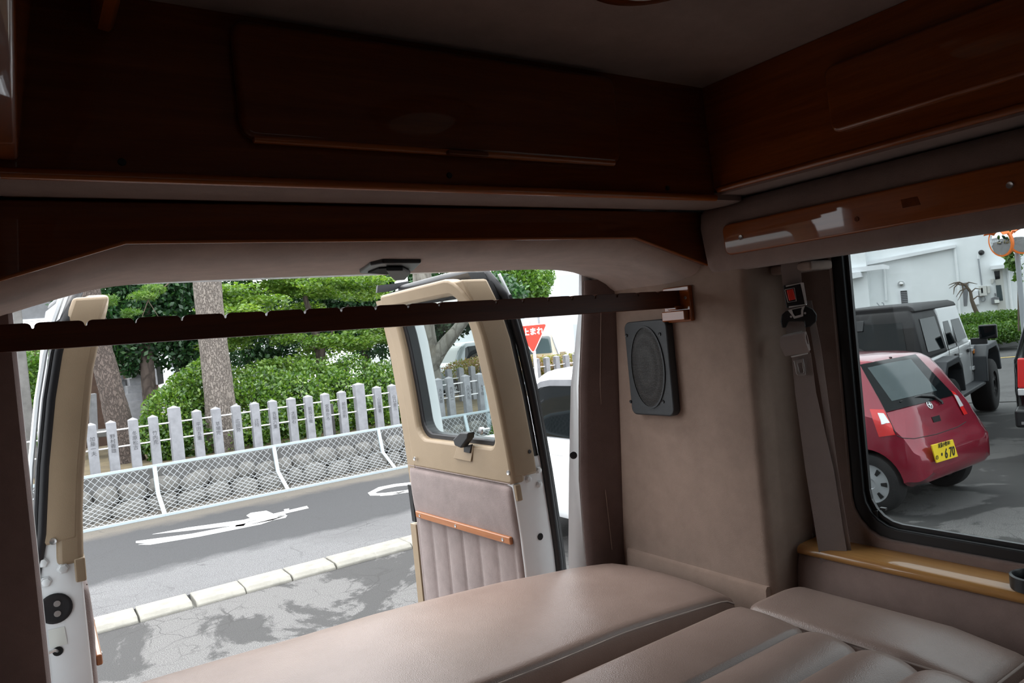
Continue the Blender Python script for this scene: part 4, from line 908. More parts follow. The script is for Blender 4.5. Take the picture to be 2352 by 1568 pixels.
# tall pine: trunk in front, crown above the view
pine = thing('pine_tree', 'tall pine with pale scaly trunk behind the stone fence', 'tree', P(515, 1045, y=12.6))
tb_ = [P(518, 1075, y=12.6), P(508, 960, y=12.6), P(497, 860, y=12.6), P(477, 655, y=12.6), P(455, 300, y=12.7), P(440, 0, y=12.8)]
trunk('trunk', 'pine_bark', pine, tb_, [0.29, 0.245, 0.225, 0.215, 0.20, 0.16], 26, 0.03)
pt, tn = ell_pts([((2.3+a, 13+c, 7.5+d), (1.2, 1.2, 0.5)) for a, c, d in ((-1.2, 0, 0), (1.0, 0.6, 0.3), (0, -0.8, 0.9), (0.2, 1.0, 1.3))], 5000, 5)
leaves('foliage', pt, 0.14, 'dark_leaf', pine, tn, 0, 0.25, 5)
ced = thing('leaning_tree', 'leaning reddish trunk beside the left door', 'tree', P(292, 1050, y=13.1))
trunk('trunk', 'red_bark', ced, [P(296, 1070, y=13.1), P(280, 1000, y=13.1), P(255, 900, y=13.1), P(232, 805, y=13.2), P(205, 650, y=13.4), P(190, 450, y=13.8)], [0.26, 0.20, 0.175, 0.165, 0.15, 0.12], 20, 0.05)
dk = thing('dark_stump_tree', 'dark straight trunk behind the azalea by the stone monument', 'tree', P(345, 1000, y=15.5))
trunk('trunk', 'dark_bark', dk, [P(350, 1010, y=15.5), P(343, 900, y=15.5), P(336, 800, y=15.5), P(325, 640, y=15.6)], [0.16, 0.125, 0.12, 0.11], 14, 0.06)
plant('azalea', 'round azalea bush left of the pine trunk', 'shrub', [E3(400, 955, 13.0, 0.46), E3(455, 1010, 12.8, 0.45), E3(365, 1000, 12.9, 0.32), E3(440, 905, 13.2, 0.40), E3(480, 870, 13.3, 0.38), E3(390, 1030, 12.7, 0.32)], 15000, 0.068, 'azalea_leaf', [([P(430, 1075, y=12.9), P(430, 990, y=12.9)], [0.03, 0.02])], 'twig', 11, 0, 'azalea shrubs behind the stone fence')
plant('azalea', 'wide azalea hedge right of the pine trunk', 'shrub', [E3(575, 955, 13.2, 0.60), E3(680, 945, 13.2, 0.65), E3(780, 930, 13.2, 0.65), E3(870, 915, 13.2, 0.6), E3(935, 910, 13.2, 0.5), E3(610, 905, 13.6, 0.5), E3(720, 890, 13.8, 0.55), E3(815, 880, 13.8, 0.55), E3(890, 880, 13.9, 0.45), E3(555, 1010, 12.7, 0.42), E3(640, 1000, 12.6, 0.42), E3(750, 980, 12.6, 0.42), E3(850, 965, 12.6, 0.42), E3(920, 950, 12.6, 0.4)], 34000, 0.072, 'azalea_leaf', [([P(690, 1035, y=13.2), P(690, 960, y=13.2)], [0.03, 0.02])], 'twig', 12, 0, 'azalea shrubs behind the stone fence')
mp_e = []; gm = random.Random(42)
for k in range(62):
    a_, c_ = gm.uniform(515, 885), gm.uniform(600, 868)
    if a_ > 800 and c_ > 820: continue
    r = gm.uniform(0.26, 0.58); mp_e.append(E3(a_, c_, gm.uniform(14.1, 16.2), (r*1.3, r*0.9, r*gm.uniform(0.22, 0.42))))
mt_ = P(750, 900, y=15.2)
plant('maple_tree', 'light green maple with layered branches behind the azalea hedge', 'tree', mp_e, 36000, 0.082, 'maple_leaf', [([P(745, 1000, y=15.2), P(735, 800, y=15.2), P(700, 680, y=15.3)], [0.13, 0.10, 0.05]), ([P(737, 810, y=15.2), P(765, 760, y=15.0), P(800, 700, y=15.0)], [0.05, 0.035, 0.02]), ([P(737, 810, y=15.2), P(640, 740, y=15.0), P(570, 700, y=14.8)], [0.05, 0.035, 0.02])], 'dark_bark', 13, 0.55, None, (0.2, 1.05), 0.5)
plant('evergreen_tree', 'dark green broadleaf tree between left door and pine trunk', 'tree', [E3(270, 720, 16.0, (0.9, 0.9, 0.75)), E3(360, 700, 16.0, (1.0, 0.9, 0.8)), E3(430, 720, 16.2, (0.9, 0.9, 0.8)), E3(300, 780, 15.8, (0.75, 0.7, 0.5)), E3(400, 785, 15.9, (0.85, 0.7, 0.55)), E3(330, 640, 16.2, (1.2, 1, 0.8)), E3(460, 790, 16.2, (0.6, 0.6, 0.5)), E3(440, 640, 16.2, (1.2, 1, 0.8)), E3(240, 650, 16.2, (1, 1, 0.8)), E3(300, 820, 15.8, (0.35, 0.4, 0.35))], 30000, 0.105, 'dark_leaf', [([P(428, 900, y=16.3), P(425, 780, y=16.3), P(420, 650, y=16.3)], [0.12, 0.10, 0.08])], 'dark_bark', 14, 0, 'dark evergreen trees')
plant('evergreen_tree', 'dark green tree behind the right end of the maple', 'tree', [E3(850, 660, 18.5, (1.6, 1.0, 0.9)), E3(920, 700, 18.5, (1.2, 1.0, 0.9)), E3(880, 760, 18.3, (1.2, 0.8, 0.7)), E3(760, 640, 19, (1.5, 1.0, 0.9)), E3(960, 640, 18.5, (1.3, 1.0, 0.9)), E3(820, 720, 18.8, (1.2, 0.8, 0.7)), E3(680, 760, 18.8, (1.5, 0.6, 0.8)), E3(560, 760, 18.8, (1.5, 0.6, 0.9)), E3(560, 860, 18.8, (1.3, 0.6, 0.6)), E3(700, 700, 19, (1.8, 0.6, 0.9)), E3(900, 600, 19, (1.8, 0.8, 0.9))], 32000, 0.13, 'dark_leaf', [([P(845, 880, y=18.5), P(840, 810, y=18.5), P(845, 730, y=18.5)], [0.13, 0.12, 0.10])], 'dark_bark', 15, 0, 'dark evergreen trees')
plant('bushy_tree', 'bright green tree top above the stop sign', 'tree', [(tuple(PD(1190, 655, 24)), (0.95, 0.95, 0.7)), (tuple(PD(1215, 640, 24.3)), (0.8, 0.8, 0.7)), (tuple(PD(1165, 690, 24)), (0.6, 0.7, 0.6)), (tuple(PD(1220, 672, 23.8)), (0.55, 0.6, 0.35)), (tuple(PD(1160, 620, 24.3)), (1.2, 1.0, 0.9))], 12000, 0.13, 'bright_leaf', [([PD(1180, 880, 24.2), PD(1180, 700, 24.2)], [0.12, 0.09])], 'dark_bark', 16)
gt = thing('grey_tree', 'grey forked trunk seen through the door window', 'tree', PD(985, 1000, 14.0))
trunk('trunk', 'grey_bark', gt, [PD(985, 1010, 14.0), PD(985, 900, 14.0), PD(984, 840, 14.0), PD(975, 740, 14.0), PD(965, 560, 14.0)], [0.30, 0.24, 0.20, 0.20, 0.16], 20, 0.06)
trunk('branch', 'grey_bark', gt, [PD(988, 850, 13.95), PD(1015, 800, 13.9), PD(1060, 745, 13.8), PD(1130, 640, 13.7)], [0.13, 0.13, 0.10, 0.07], 14, 0.06)
pt, tn = ell_pts([(tuple(PD(1060, 712, 17)), (1.2, 1.2, 0.45)), (tuple(PD(1012, 760, 17)), (0.45, 0.5, 0.28)), (tuple(PD(985, 720, 17.5)), (1.0, 1.0, 0.8)), (tuple(PD(950, 770, 18)), (0.6, 0.6, 0.5)), (tuple(PD(1110, 690, 17)), (1, 1, 0.6)), (tuple(PD(960, 860, 18)), (0.35, 0.3, 0.7))], 13000, 17); leaves('foliage', pt, 0.12, 'dark_leaf', gt, tn, 0, 0.55, 17)
plant('flowering_bush', 'yellow and pink flowering bush behind the second stone fence', 'shrub', [(tuple(PD(a, c, 19.5)), (0.5, 0.45, 0.26)) for a, c in ((1060, 850), (1090, 844), (1120, 842), (1150, 840), (1180, 842), (1210, 842), (1240, 840), (1270, 838), (1300, 835), (1330, 832))], 9000, 0.075, 'flower_leaf', [([PD(1150, 900, 19.5), PD(1150, 840, 19.5)], [0.03, 0.02])], 'twig', 18)
plant('green_bush', 'small green bush under the door window view', 'shrub', [(tuple(P(1150, 985, y=11.3)), (0.16, 0.16, 0.20)), (tuple(P(1140, 1005, y=11.3)), (0.15, 0.15, 0.15))], 1500, 0.06, 'bright_leaf', [([P(1145, 1030, y=11.3), P(1148, 990, y=11.3)], [0.01, 0.008])], 'twig', 19)
plant('garden_bush', 'dark green bush behind the torii pillar at the far left', 'shrub', [E3(75, 880, 15.5, (0.5, 0.5, 0.5)), E3(85, 830, 15.6, (0.6, 0.5, 0.3)), E3(70, 960, 15.5, (0.5, 0.5, 0.6)), E3(110, 900, 15.8, 0.5)], 8000, 0.075, 'bright_leaf', [([P(80, 1060, y=15.5), P(80, 950, y=15.5)], [0.04, 0.03])], 'twig', 20)
# thin pine twigs with pale needles hanging near the top, left of the pine trunk
plant('pine_sprig', 'yellow-green pine sprig hanging left of the pine trunk', 'branch', [E3(305, 715, 13.4, (0.18, 0.15, 0.06)), E3(330, 680, 13.4, (0.25, 0.2, 0.08)), E3(292, 726, 13.4, (0.10, 0.1, 0.06)), E3(350, 665, 13.5, (0.22, 0.2, 0.1)), E3(250, 690, 13.5, (0.2, 0.2, 0.1))], 2600, 0.09, 'bright_leaf', [([P(400, 640, y=13.5), P(340, 690, y=13.4), P(322, 740, y=13.4)], [0.012, 0.009, 0.004]), ([P(340, 690, y=13.4), P(372, 740, y=13.4)], [0.008, 0.003])], 'twig', 21, 0, None, (0.1, 1.0), 0.12)

# ------------------------------------------------------------------ stone monument, stelae, torii and shrine hall on the left
mo = thing('stone_monument', 'stepped grey stone monument behind the leaning trunk', 'monument', P(310, 960, y=15.8))
def slab(nm, pts, y, dep, mat='dark_granite', parent=None): return MB().prism([P(a, c, y=y) for a, c in pts], (0, dep, 0)).o(nm, mat, parent, 0, 0.01)
slab('plinth', [(272, 925), (330, 918), (335, 1010), (282, 1015)], 15.7, 1.2, 'granite', mo)
for i, (xl, yt, yb) in enumerate([(285, 905, 926), (292, 887, 906), (297, 870, 888), (303, 855, 871)]): slab('step_stone', [(xl, yt), (338, yt-6), (338, yb-6), (xl+2, yb)], 15.75+0.1*i, 1.0-0.1*i, 'granite', mo)
slab('carved_panel', [(255, 872), (288, 870), (288, 925), (268, 928)], 16.4, 0.3, 'granite', mo); slab('cap_stone', [(250, 858), (282, 856), (284, 873), (254, 876)], 16.35, 0.4, 'granite', mo)
tag(slab('stone_stele', [(418, 828), (430, 820), (436, 870), (416, 878)], 16.9, 0.25, 'granite'), 'white inscribed stone stele left of the pine trunk', 'stele')
tag(slab('stone_slab', [(356, 830), (372, 826), (377, 880), (363, 884)], 17.0, 0.3, 'granite'), 'smooth pale stone slab beside the dark trunk', 'stele')
tag(slab('stone_block', [(209, 905), (222, 903), (228, 1040), (206, 1042)], 15.8, 0.3, 'granite'), 'pale stone lantern block behind the left door edge', 'stone')
tag(slab('stone_step', [(205, 992), (275, 985), (278, 1000), (205, 1006)], 14.2, 0.5, 'concrete'), 'low stone step left of the leaning trunk', 'step')
to = tag(MB().loft([[(c.x-0.075*k, c.y-0.075, c.z), (c.x+0.075*k, c.y-0.075, c.z), (c.x+0.075*k, c.y+0.075, c.z), (c.x-0.075*k, c.y+0.075, c.z)] for c, k in ((P(78, 1110, y=13), 1.2), (P(62, 960, y=13), 1.05), (P(40, 740, y=13), 0.9), (P(20, 560, y=13), 0.85))]).o('torii_pillar', 'dark_granite', None, 0, 0.02), 'weathered grey stone torii pillar at the far left', 'pillar')
hall = thing('shrine_hall', 'dark timber shrine hall with tiled roof at the far left', 'building', P(60, 900, y=19))
MB().prism([P(a, c, y=18.5) for a, c in [(-60, 741), (150, 727), (150, 732), (-60, 747)]], (0, 0.12, 0)).o('eave', 'far_paint', hall)
MB().prism([P(a, c, y=18.55) for a, c in [(-60, 700), (160, 676), (150, 727), (-60, 741)]], (0, 3.5, 1.2)).o('roof', 'slate', hall)
MB().prism([P(a, c, y=18.9) for a, c in [(-60, 818), (150, 797), (150, 812), (-60, 834)]], (0, 0.3, 0)).o('beam', 'dark_timber', hall)
MB().prism([P(a, c, y=18.9) for a, c in [(-60, 852), (150, 838), (150, 850), (-60, 866)]], (0, 0.3, 0)).o('beam', 'dark_timber', hall)
for a, c in ((60, 827), (85, 824), (110, 821), (35, 830)): MB().prism([P(a+q[0], c+q[1], y=18.88) for q in ((-4, -4), (4, -4), (4, 4), (-4, 4))], (0, -0.1, 0)).o('beam_end', 'rail_white', hall)
for x in (-1.5, 3.2): MB().box(x-0.12, x+0.12, 18.9, 19.15, 0.0, 3.0).o('pillar', 'dark_timber', hall)
MB().box(-3, 3, 21.5, 21.7, 0, 3.2).o('rear_wall', 'dark_timber', hall)

# white utility pole, stop sign
up = P(922, 650, y=15.6)
tag(MB().lathe([(0.17, -0.1), (0.14, 9.0)], (up.x, up.y, 0), (0, 0, 1), 20).o('utility_pole', 'sign_white', None, 50), 'white utility pole rising behind the right door', 'pole')
ss = thing('stop_sign', 'red triangular Japanese stop sign on a white pole', 'sign', PD(1246, 900, 16.5))
fwd = (PD(1220, 770, 16.5)-CAM); fwd.z = 0; fwd.normalize(); rgt = Vector((fwd.y, -fwd.x, 0)); upv = Vector((0, 0, 1))
c0 = PD(1221, 768, 16.5)
def tri(s, r, n=5):
    P3 = [(-s/2, s*0.289), (0, -s*0.577), (s/2, s*0.289)]; out = []
    for i in range(3):
        p = Vector(P3[i]); a = (Vector(P3[i-1])-p).normalized(); b_ = (Vector(P3[(i+1) % 3])-p).normalized(); bi = (a+b_).normalized(); cc = p+bi*(r*2)
        a0 = math.atan2(-b_.x, b_.y) if False else None
        s0 = p+a*(r*math.sqrt(3)); s1 = p+b_*(r*math.sqrt(3)); t0 = math.atan2(s0.y-cc.y, s0.x-cc.x); t1 = math.atan2(s1.y-cc.y, s1.x-cc.x); d = (t1-t0+math.pi) % (2*math.pi)-math.pi
        out += [(cc.x+r*math.cos(t0+d*k/n), cc.y+r*math.sin(t0+d*k/n)) for k in range(n+1)]
    return out
for nm, s, r, off, mt in (('edge', 0.80, 0.045, 0.0, 'sign_red'), ('border', 0.785, 0.042, -0.004, 'sign_white'), ('face', 0.715, 0.03, -0.008, 'sign_red')):
    fc = MB().prism([c0+rgt*a+upv*b_+fwd*off for a, b_ in tri(s, r)], fwd*0.004).o(nm, mt, ss)
text('止まれ', 0.175, 'sign_white', 'lettering', fc, c0+upv*0.055+rgt*0.035-fwd*0.012, rgt, upv, 0.003, False, 0.95, 0.006)
MB().lathe([(0.038, 0), (0.038, c0.z+0.3)], (c0.x+rgt.x*0.02+fwd.x*0.05, c0.y+rgt.y*0.02+fwd.y*0.05, 0), (0, 0, 1), 12).o('pole', 'sign_white', ss, 50)
# ------------------------------------------------------------------ vehicles
from mathutils.bvhtree import BVHTree
def smooth1(xs, ys, xd, w):
    d = np.interp(xd, xs, ys)
    if w <= 0: return d
    n = max(1, int(w/(xd[1]-xd[0]))); k = np.hanning(2*n+3); k /= k.sum()
    return np.convolve(np.pad(d, n+1, mode='edge'), k, mode='valid')
class Hull:
    """car body surface: stations along the length x (0 = tail), rows (x, half width, sill z, belt z, roof half width, top z)"""
    def __init__(s, rows, org, head, sm=0.05, nx=70):
        r = np.array(rows, float); s.x0, s.x1 = r[0, 0], r[-1, 0]
        s.xd = np.linspace(s.x0, s.x1, 4000); s.cols = [smooth1(r[:, 0], r[:, k], s.xd, sm) for k in range(1, 6)]
        s.org = Vector((org[0], org[1], 0)); s.f = Vector((math.cos(head), math.sin(head), 0)); s.l = Vector((-math.sin(head), math.cos(head), 0)); s.nx = nx
    def W(s, x, y, z): return s.org + s.f*x + s.l*y + Vector((0, 0, z))
    def S(s, x, t, off=0.0):
        """t: 0 bottom centre left .. 1 roof centre .. 2 bottom centre right"""
        sg = 1
        if t > 1: t = 2-t; sg = -1
        w, zb, zl, wt, zt = [float(np.interp(x, s.xd, c)) for c in s.cols]
        zl = min(zl, zt-0.02)
        T = [0, 0.06, 0.12, 0.2, 0.35, 0.5, 0.56, 0.76, 0.82, 0.88, 1.0]
        yy = [0, 0.80*w, 0.93*w, 0.985*w, w, 0.985*w, 0.965*w, wt, wt*0.94, wt*0.82, 0]
        zz = [zb, zb, zb+0.03, zb+0.12*(zl-zb), zb+0.55*(zl-zb), zl, zl+0.04*(zt-zl), zt-0.10*(zt-zl), zt-0.035*(zt-zl), zt-0.008, zt+0.012]
        return s.W(x, sg*float(np.interp(t, T, yy)), float(np.interp(t, T, zz)))
    def mesh(s, nt=25):
        e_ = [0.0, 0.006, 0.015, 0.027, 0.04, 0.055, 0.07, 0.085, 0.10, 0.12, 0.14, 0.165, 0.195, 0.23, 0.27, 0.32, 0.37, 0.42, 0.47, 0.52, 0.58, 0.65]; L_ = s.x1-s.x0
        xs = [s.x0+v for v in e_] + [s.x0+0.65+(L_-1.3)*k/24 for k in range(1, 24)] + [s.x1-v for v in reversed(e_)]
        Tn = [0, 0.06, 0.12, 0.2, 0.28, 0.35, 0.43, 0.5, 0.56, 0.63, 0.70, 0.76, 0.82, 0.88, 0.94, 1.0]
        ts = Tn + [2-t for t in Tn[-2:0:-1]]
        return MB().loft([[s.S(x, t) for t in ts] for x in xs])
    def patch(s, nm, mat, parent, quad, nu=8, nv=6, off=0.006):
        """quad of (x, t) corners, lifted off the body"""
        e = 0.004
        def fn(i, j, k):
            a = [q[0] for q in quad]; b = [q[1] for q in quad]
            x = (a[0]*(1-i)+a[1]*i)*(1-j)+(a[3]*(1-i)+a[2]*i)*j; t = (b[0]*(1-i)+b[1]*i)*(1-j)+(b[3]*(1-i)+b[2]*i)*j
            p = s.S(x, t); n = (s.S(x+e, t)-s.S(x-e, t)).cross(s.S(x, t+e)-s.S(x, t-e))
            c = s.W((s.x0+s.x1)/2, 0, 0.7)
            if n.length < 1e-9: n = p-c
            n.normalize()
            if n.dot(p-c) < 0: n = -n
            return p + n*k
        mb = MB().grid(lambda i, j: fn(i, j, off), nu, nv)
        return mb.o(nm, mat, parent, 40)
def cut(ob, cutters):
    """subtract plain cylinders from a mesh and keep the result as its mesh"""
    cs = []
    for mb in cutters:
        c = mb.o('cutter', None, None, 0, 0, 2, False, True); cs.append(c)
        md = ob.modifiers.new('arch', 'BOOLEAN'); md.operation = 'DIFFERENCE'; md.object = c; md.solver = 'FAST'
    dg = bpy.context.evaluated_depsgraph_get(); dg.update()
    me = bpy.data.meshes.new_from_object(ob.evaluated_get(dg)); ob.modifiers.clear(); old = ob.data; ob.data = me
    me.polygons.foreach_set('use_smooth', [True]*len(me.polygons)); me.set_sharp_from_angle(angle=math.radians(35))
    for c in cs: bpy.data.objects.remove(c)
def wheel(parent, c, ax, r, w, rim=0.62, style='cap', tyre='tyre'):
    c = Vector(c); ax = Vector(ax).normalized()
    ty = MB().lathe([(rim*r, -w/2), (0.90*r, -w/2), (0.975*r, -w*0.42), (r, -w*0.28), (r, w*0.28), (0.975*r, w*0.42), (0.90*r, w/2), (rim*r, w/2), (rim*r*0.97, w*0.3)], c, ax, 36, False).o('tyre', tyre, parent, 40)
    rm = MB().lathe([(rim*r, w*0.30), (rim*r*0.97, w*0.42), (rim*r*0.86, w*0.40), (rim*r*0.5, w*0.44), (0.18*r, w*0.46), (0.16*r, w*0.40)], c, ax, 36).o('wheel_rim', 'hubcap' if style != 'black' else 'hardtop', ty, 40)
    a = Vector((0, 0, 1)); b = ax.cross(a).normalized()
    n = 7 if style == 'cap' else 5
    for k in range(n):
        t = 2*math.pi*(k+0.3)/n; d = a*math.cos(t)+b*math.sin(t); q = ax.cross(d)
        p = [d*(rim*r*i)+q*(j*r)+ax*(w*0.432) for i, j in ((0.56, -0.045), (0.86, -0.075), (0.86, 0.075), (0.56, 0.045))]
        MB().prism([c+v for v in p], ax*0.006).o('rim_slot', 'dark_hole', rm)
    return ty
def cast(hull_obj):
    me = hull_obj.data; mw = Matrix.Identity(4)
    bv = BVHTree.FromPolygons([v.co for v in me.vertices], [p.vertices for p in me.polygons])
    def hit(px, py):
        d = ray(px, py).normalized(); loc, nrm, i, dist = bv.ray_cast(CAM, d)
        if loc is None: return None, None
        if nrm.dot(d) > 0: nrm = -nrm
        return loc, nrm
    return hit
def decal(nm, mat, parent, hit, quad, nu=8, nv=6, off=0.006):
    """a patch lying on a body, its corners given where the photograph shows them"""
    pts = []; last = None
    for j in range(nv+1):
        for i in range(nu+1):
            u, v = i/nu, j/nv; a = [q[0] for q in quad]; b = [q[1] for q in quad]
            x = (a[0]*(1-u)+a[1]*u)*(1-v)+(a[3]*(1-u)+a[2]*u)*v; y = (b[0]*(1-u)+b[1]*u)*(1-v)+(b[3]*(1-u)+b[2]*u)*v
            loc, n = hit(x, y)
            pts.append(None if loc is None else loc+n*off)
    for k in range(len(pts)):
        if pts[k] is None:
            c = [q for q in pts if q is not None]; i, j = k % (nu+1), k//(nu+1)
            best = min((m for m in range(len(pts)) if pts[m] is not None), key=lambda m: (m % (nu+1)-i)**2+(m//(nu+1)-j)**2, default=None)
            if best is None: return None
            pts[k] = pts[best]
    mb = MB(); n = nu+1
    mb.add(pts, [(j*n+i, j*n+i+1, (j+1)*n+i+1, (j+1)*n+i) for j in range(nv) for i in range(nu)])
    o = mb.o(nm, mat, parent, 60); return o

# ---- red hatchback, tail towards the van
rc_ = thing('hatchback_car', 'dark red small hatchback seen from behind through the tinted window', 'car', (7.30, 4.9, 0))
rows = [(0.0, 0.54, 0.40, 0.52, 0.48, 0.56), (0.015, 0.64, 0.345, 0.56, 0.56, 0.625), (0.04, 0.69, 0.32, 0.59, 0.58, 0.665), (0.07, 0.712, 0.31, 0.61, 0.56, 0.72), (0.10, 0.722, 0.30, 0.67, 0.53, 0.86), (0.14, 0.73, 0.29, 0.74, 0.51, 0.965), (0.22, 0.735, 0.24, 0.82, 0.48, 1.11), (0.32, 0.737, 0.23, 0.88, 0.47, 1.27), (0.42, 0.737, 0.23, 0.92, 0.475, 1.39), (0.52, 0.737, 0.22, 0.94, 0.485, 1.445), (0.70, 0.737, 0.21, 0.95, 0.50, 1.47), (1.2, 0.737, 0.2, 0.95, 0.53, 1.475), (1.9, 0.737, 0.2, 0.94, 0.53, 1.45), (2.2, 0.735, 0.2, 0.92, 0.54, 1.35), (2.7, 0.73, 0.2, 0.90, 0.58, 0.98), (3.1, 0.71, 0.2, 0.80, 0.60, 0.86), (3.3, 0.66, 0.22, 0.66, 0.55, 0.72), (3.39, 0.58, 0.3, 0.5, 0.48, 0.55)]
hr = Hull(rows, (7.30, 3.42), math.pi/2, 0.022, 100)
body = hr.mesh().o('body', 'red_paint', rc_, 35, 0, 2, False, True)
ra = 0.50; fa = 2.87
cyl = lambda x, r: MB().lathe([(r, -1.0), (r, 1.0)], hr.W(x, 0, 0.29), hr.l, 32)
hit_r = cast(body)
# patches first (they lie on the uncut skin)
gl_ = decal('rear_window', 'car_glass', rc_, hit_r, [(1976, 838), (2102, 815), (2190, 908), (2036, 947)], 30, 24, 0.010)
decal('clear_pane', 'car_glass_pale', gl_, hit_r, [(1994, 845), (2090, 826), (2150, 898), (2048, 922)], 26, 20, 0.013)
tl = decal('tail_lamp', 'lamp_red', rc_, hit_r, [(1998, 940), (2030, 941), (2058, 998), (2020, 1003)], 6, 6, 0.010)
decal('reverse_lens', 'lamp_clear', tl, hit_r, [(2016, 949), (2030, 950), (2044, 972), (2026, 974)], 4, 4, 0.013)
tl2 = decal('tail_lamp', 'lamp_red', rc_, hit_r, [(2182, 897), (2192, 902), (2220, 950), (2212, 953)], 4, 6, 0.010)
decal('reverse_lens', 'lamp_clear', tl2, hit_r, [(2188, 906), (2197, 910), (2210, 932), (2202, 935)], 3, 4, 0.013)
for seg in ([(2060, 1000), (2075, 1006), (2100, 1007), (2150, 997), (2200, 980), (2222, 966)], [(2036, 949), (2048, 975), (2060, 1000)]):
    pth = []
    for i in range(len(seg)-1):
        for k in range(6):
            t = k/6; l, n = hit_r(seg[i][0]*(1-t)+seg[i+1][0]*t, seg[i][1]*(1-t)+seg[i+1][1]*t)
            if l is not None: pth.append(l+n*0.001)
    if len(pth) > 2: MB().tube(pth, 0.004, 5).o('panel_gap', 'ink', rc_)
pl_c, pl_n = hit_r(2169, 1032)
def on_rear(px, py, off): return P(px, py, y=3.40-off)
pq = [(2140, 1022), (2189, 1009), (2201, 1048), (2152, 1063)]
plate = MB().prism([on_rear(*q, 0.015) for q in pq], (0, 0.012, 0)).o('licence_plate', 'plate_yellow', rc_, 0, 0.003)
pc_ = on_rear(2170.5, 1035.5, 0.018); prr = Vector((1, 0, 0)); pww = (on_rear(2189, 1009, 0)-on_rear(2140, 1022, 0)).x
ps = pww/0.33
text('・6 70', 0.105*ps, 'ink', 'plate_number', plate, pc_+Vector((0.03*ps, 0, -0.025*ps)), (1, 0, 0), (0, 0, 1), 0.002, False, 0.85, 0.002)
text('尾張小牧581', 0.042*ps, 'ink', 'plate_region', plate, pc_+Vector((0.0, 0, 0.052*ps)), (1, 0, 0), (0, 0, 1), 0.002, False, 0.8)
text('の', 0.045*ps, 'ink', 'plate_kana', plate, pc_+Vector((-0.125*ps, 0, -0.03*ps)), (1, 0, 0), (0, 0, 1), 0.002)
c, n = hit_r(2134, 930); MB().lathe([(0.038, 0), (0.038, 0.006)], c, n, 24).o('emblem_base', 'ink', rc_); em = MB().lathe([(0.040, 0.0), (0.042, 0.008), (0.037, 0.010), (0.035, 0.006)], c, n, 24, False).o('emblem', 'chrome', rc_, 40)
u_ = Vector((0, 0, 1)); u_ = (u_-n*u_.dot(n)).normalized(); r_ = u_.cross(n)
MB().prism([c+n*0.007+r_*a+u_*b_ for a, b_ in [(-0.034, 0.004), (-0.008, 0.012), (0.004, 0.032), (0.012, 0.008), (0.034, -0.002), (0.010, -0.008), (-0.010, -0.030), (-0.008, -0.006)]], n*0.004).o('emblem_mark', 'chrome', em)
MB().tube([hit_r(*q)[0]+hit_r(*q)[1]*0.02 for q in [(2066, 924), (2110, 911), (2140, 912), (2158, 924), (2160, 929)]], [0.006, 0.010, 0.014, 0.016, 0.014], 6).o('wiper', 'black_plastic', rc_, 50)
decal('handle_recess', 'dark_hole', rc_, hit_r, [(2139, 958), (2157, 953), (2161, 966), (2144, 970)], 3, 3, 0.004)
c, n = hit_r(2058, 827); MB().lathe([(0.02, 0), (0.02, 0.002), (0.012, 0.002)], c+n*0.005, n, 16).o('sticker', 'sign_white', rc_)
c, n = hit_r(2045, 821); MB().ball(c, (0.012, 0.02, 0.01)).o('washer_jet', 'black_plastic', rc_)
hr.patch('side_window', 'car_glass', rc_, [(0.75, 0.56), (1.45, 0.56), (1.45, 0.75), (0.85, 0.75)]); hr.patch('side_window', 'car_glass', rc_, [(1.5, 0.56), (2.25, 0.56), (2.0, 0.75), (1.5, 0.75)])
hr.patch('windscreen', 'car_glass', rc_, [(2.62, 0.84), (2.62, 1.16), (2.05, 1.16), (2.05, 0.84)])
cut(body, [cyl(ra, 0.33), cyl(fa, 0.33)])
for x in (ra, fa):
    for sg in (1, -1): wheel(rc_, hr.W(x, sg*0.645, 0.285), hr.l*sg, 0.285, 0.165, 0.66)
MB().loft([[hr.W(x, y, z) for y, z in ((-0.5, 0.27), (0.5, 0.27), (0.5, 0.42), (-0.5, 0.42))] for x in (0.35, 3.0)]).o('underbody', 'dark_hole', rc_)

# ---- white off-roader with black hardtop: local x forward, y left, z up
JH = math.radians(14); jr = Vector((10.37, 4.86, 0)); jd = Vector((math.cos(JH), math.sin(JH), 0)); jl = Vector((-math.sin(JH), math.cos(JH), 0))
J0 = jr + jl*0.94     # rear axle centre on the ground
def J(x, y, z): return J0 + jd*x + jl*y + Vector((0, 0, z))
jp = thing('offroad_car', 'white four-door off-road car with black hardtop and big tyres behind the red car', 'car', tuple(J(1.5, 0, 0)))
def jprism(nm, mat, side, y0, y1, parent=jp, bevel=0.0): return MB().prism([J(x, y0, z) for x, z in side], jl*(y1-y0)).o(nm, mat, parent, 0, bevel, 3)
jprism('tub', 'car_white', [(-0.72, 0.62), (-0.72, 1.16), (2.25, 1.20), (2.45, 1.22), (3.35, 1.16), (3.42, 0.75), (3.3, 0.62), (2.4, 0.55), (0.4, 0.55)], -0.77, 0.77, jp, 0.04)
jprism('chassis', 'hardtop', [(-0.6, 0.42), (-0.6, 0.64), (3.4, 0.64), (3.4, 0.42)], -0.5, 0.5, jp, 0.02)
ht = MB().loft([[J(xf, -w, z), J(xf, w, z), J(xr, w, z), J(xr, -w, z)] for z, w, xf, xr in ((1.16, 0.765, 0.72, -0.73), (1.70, 0.66, 0.72, -0.62), (1.84, 0.60, 0.72, -0.52))]).o('hardtop_shell', 'hardtop', jp, 0, 0.05, 3)
MB().loft([[J(xf, -w, z), J(xf, w, z), J(-0.5, w, z), J(-0.5, -w, z)] for z, w, xf in ((1.80, 0.66, 2.08), (1.86, 0.63, 2.06), (1.90, 0.56, 2.0))]).o('roof', 'hardtop', jp, 0, 0.03, 3)
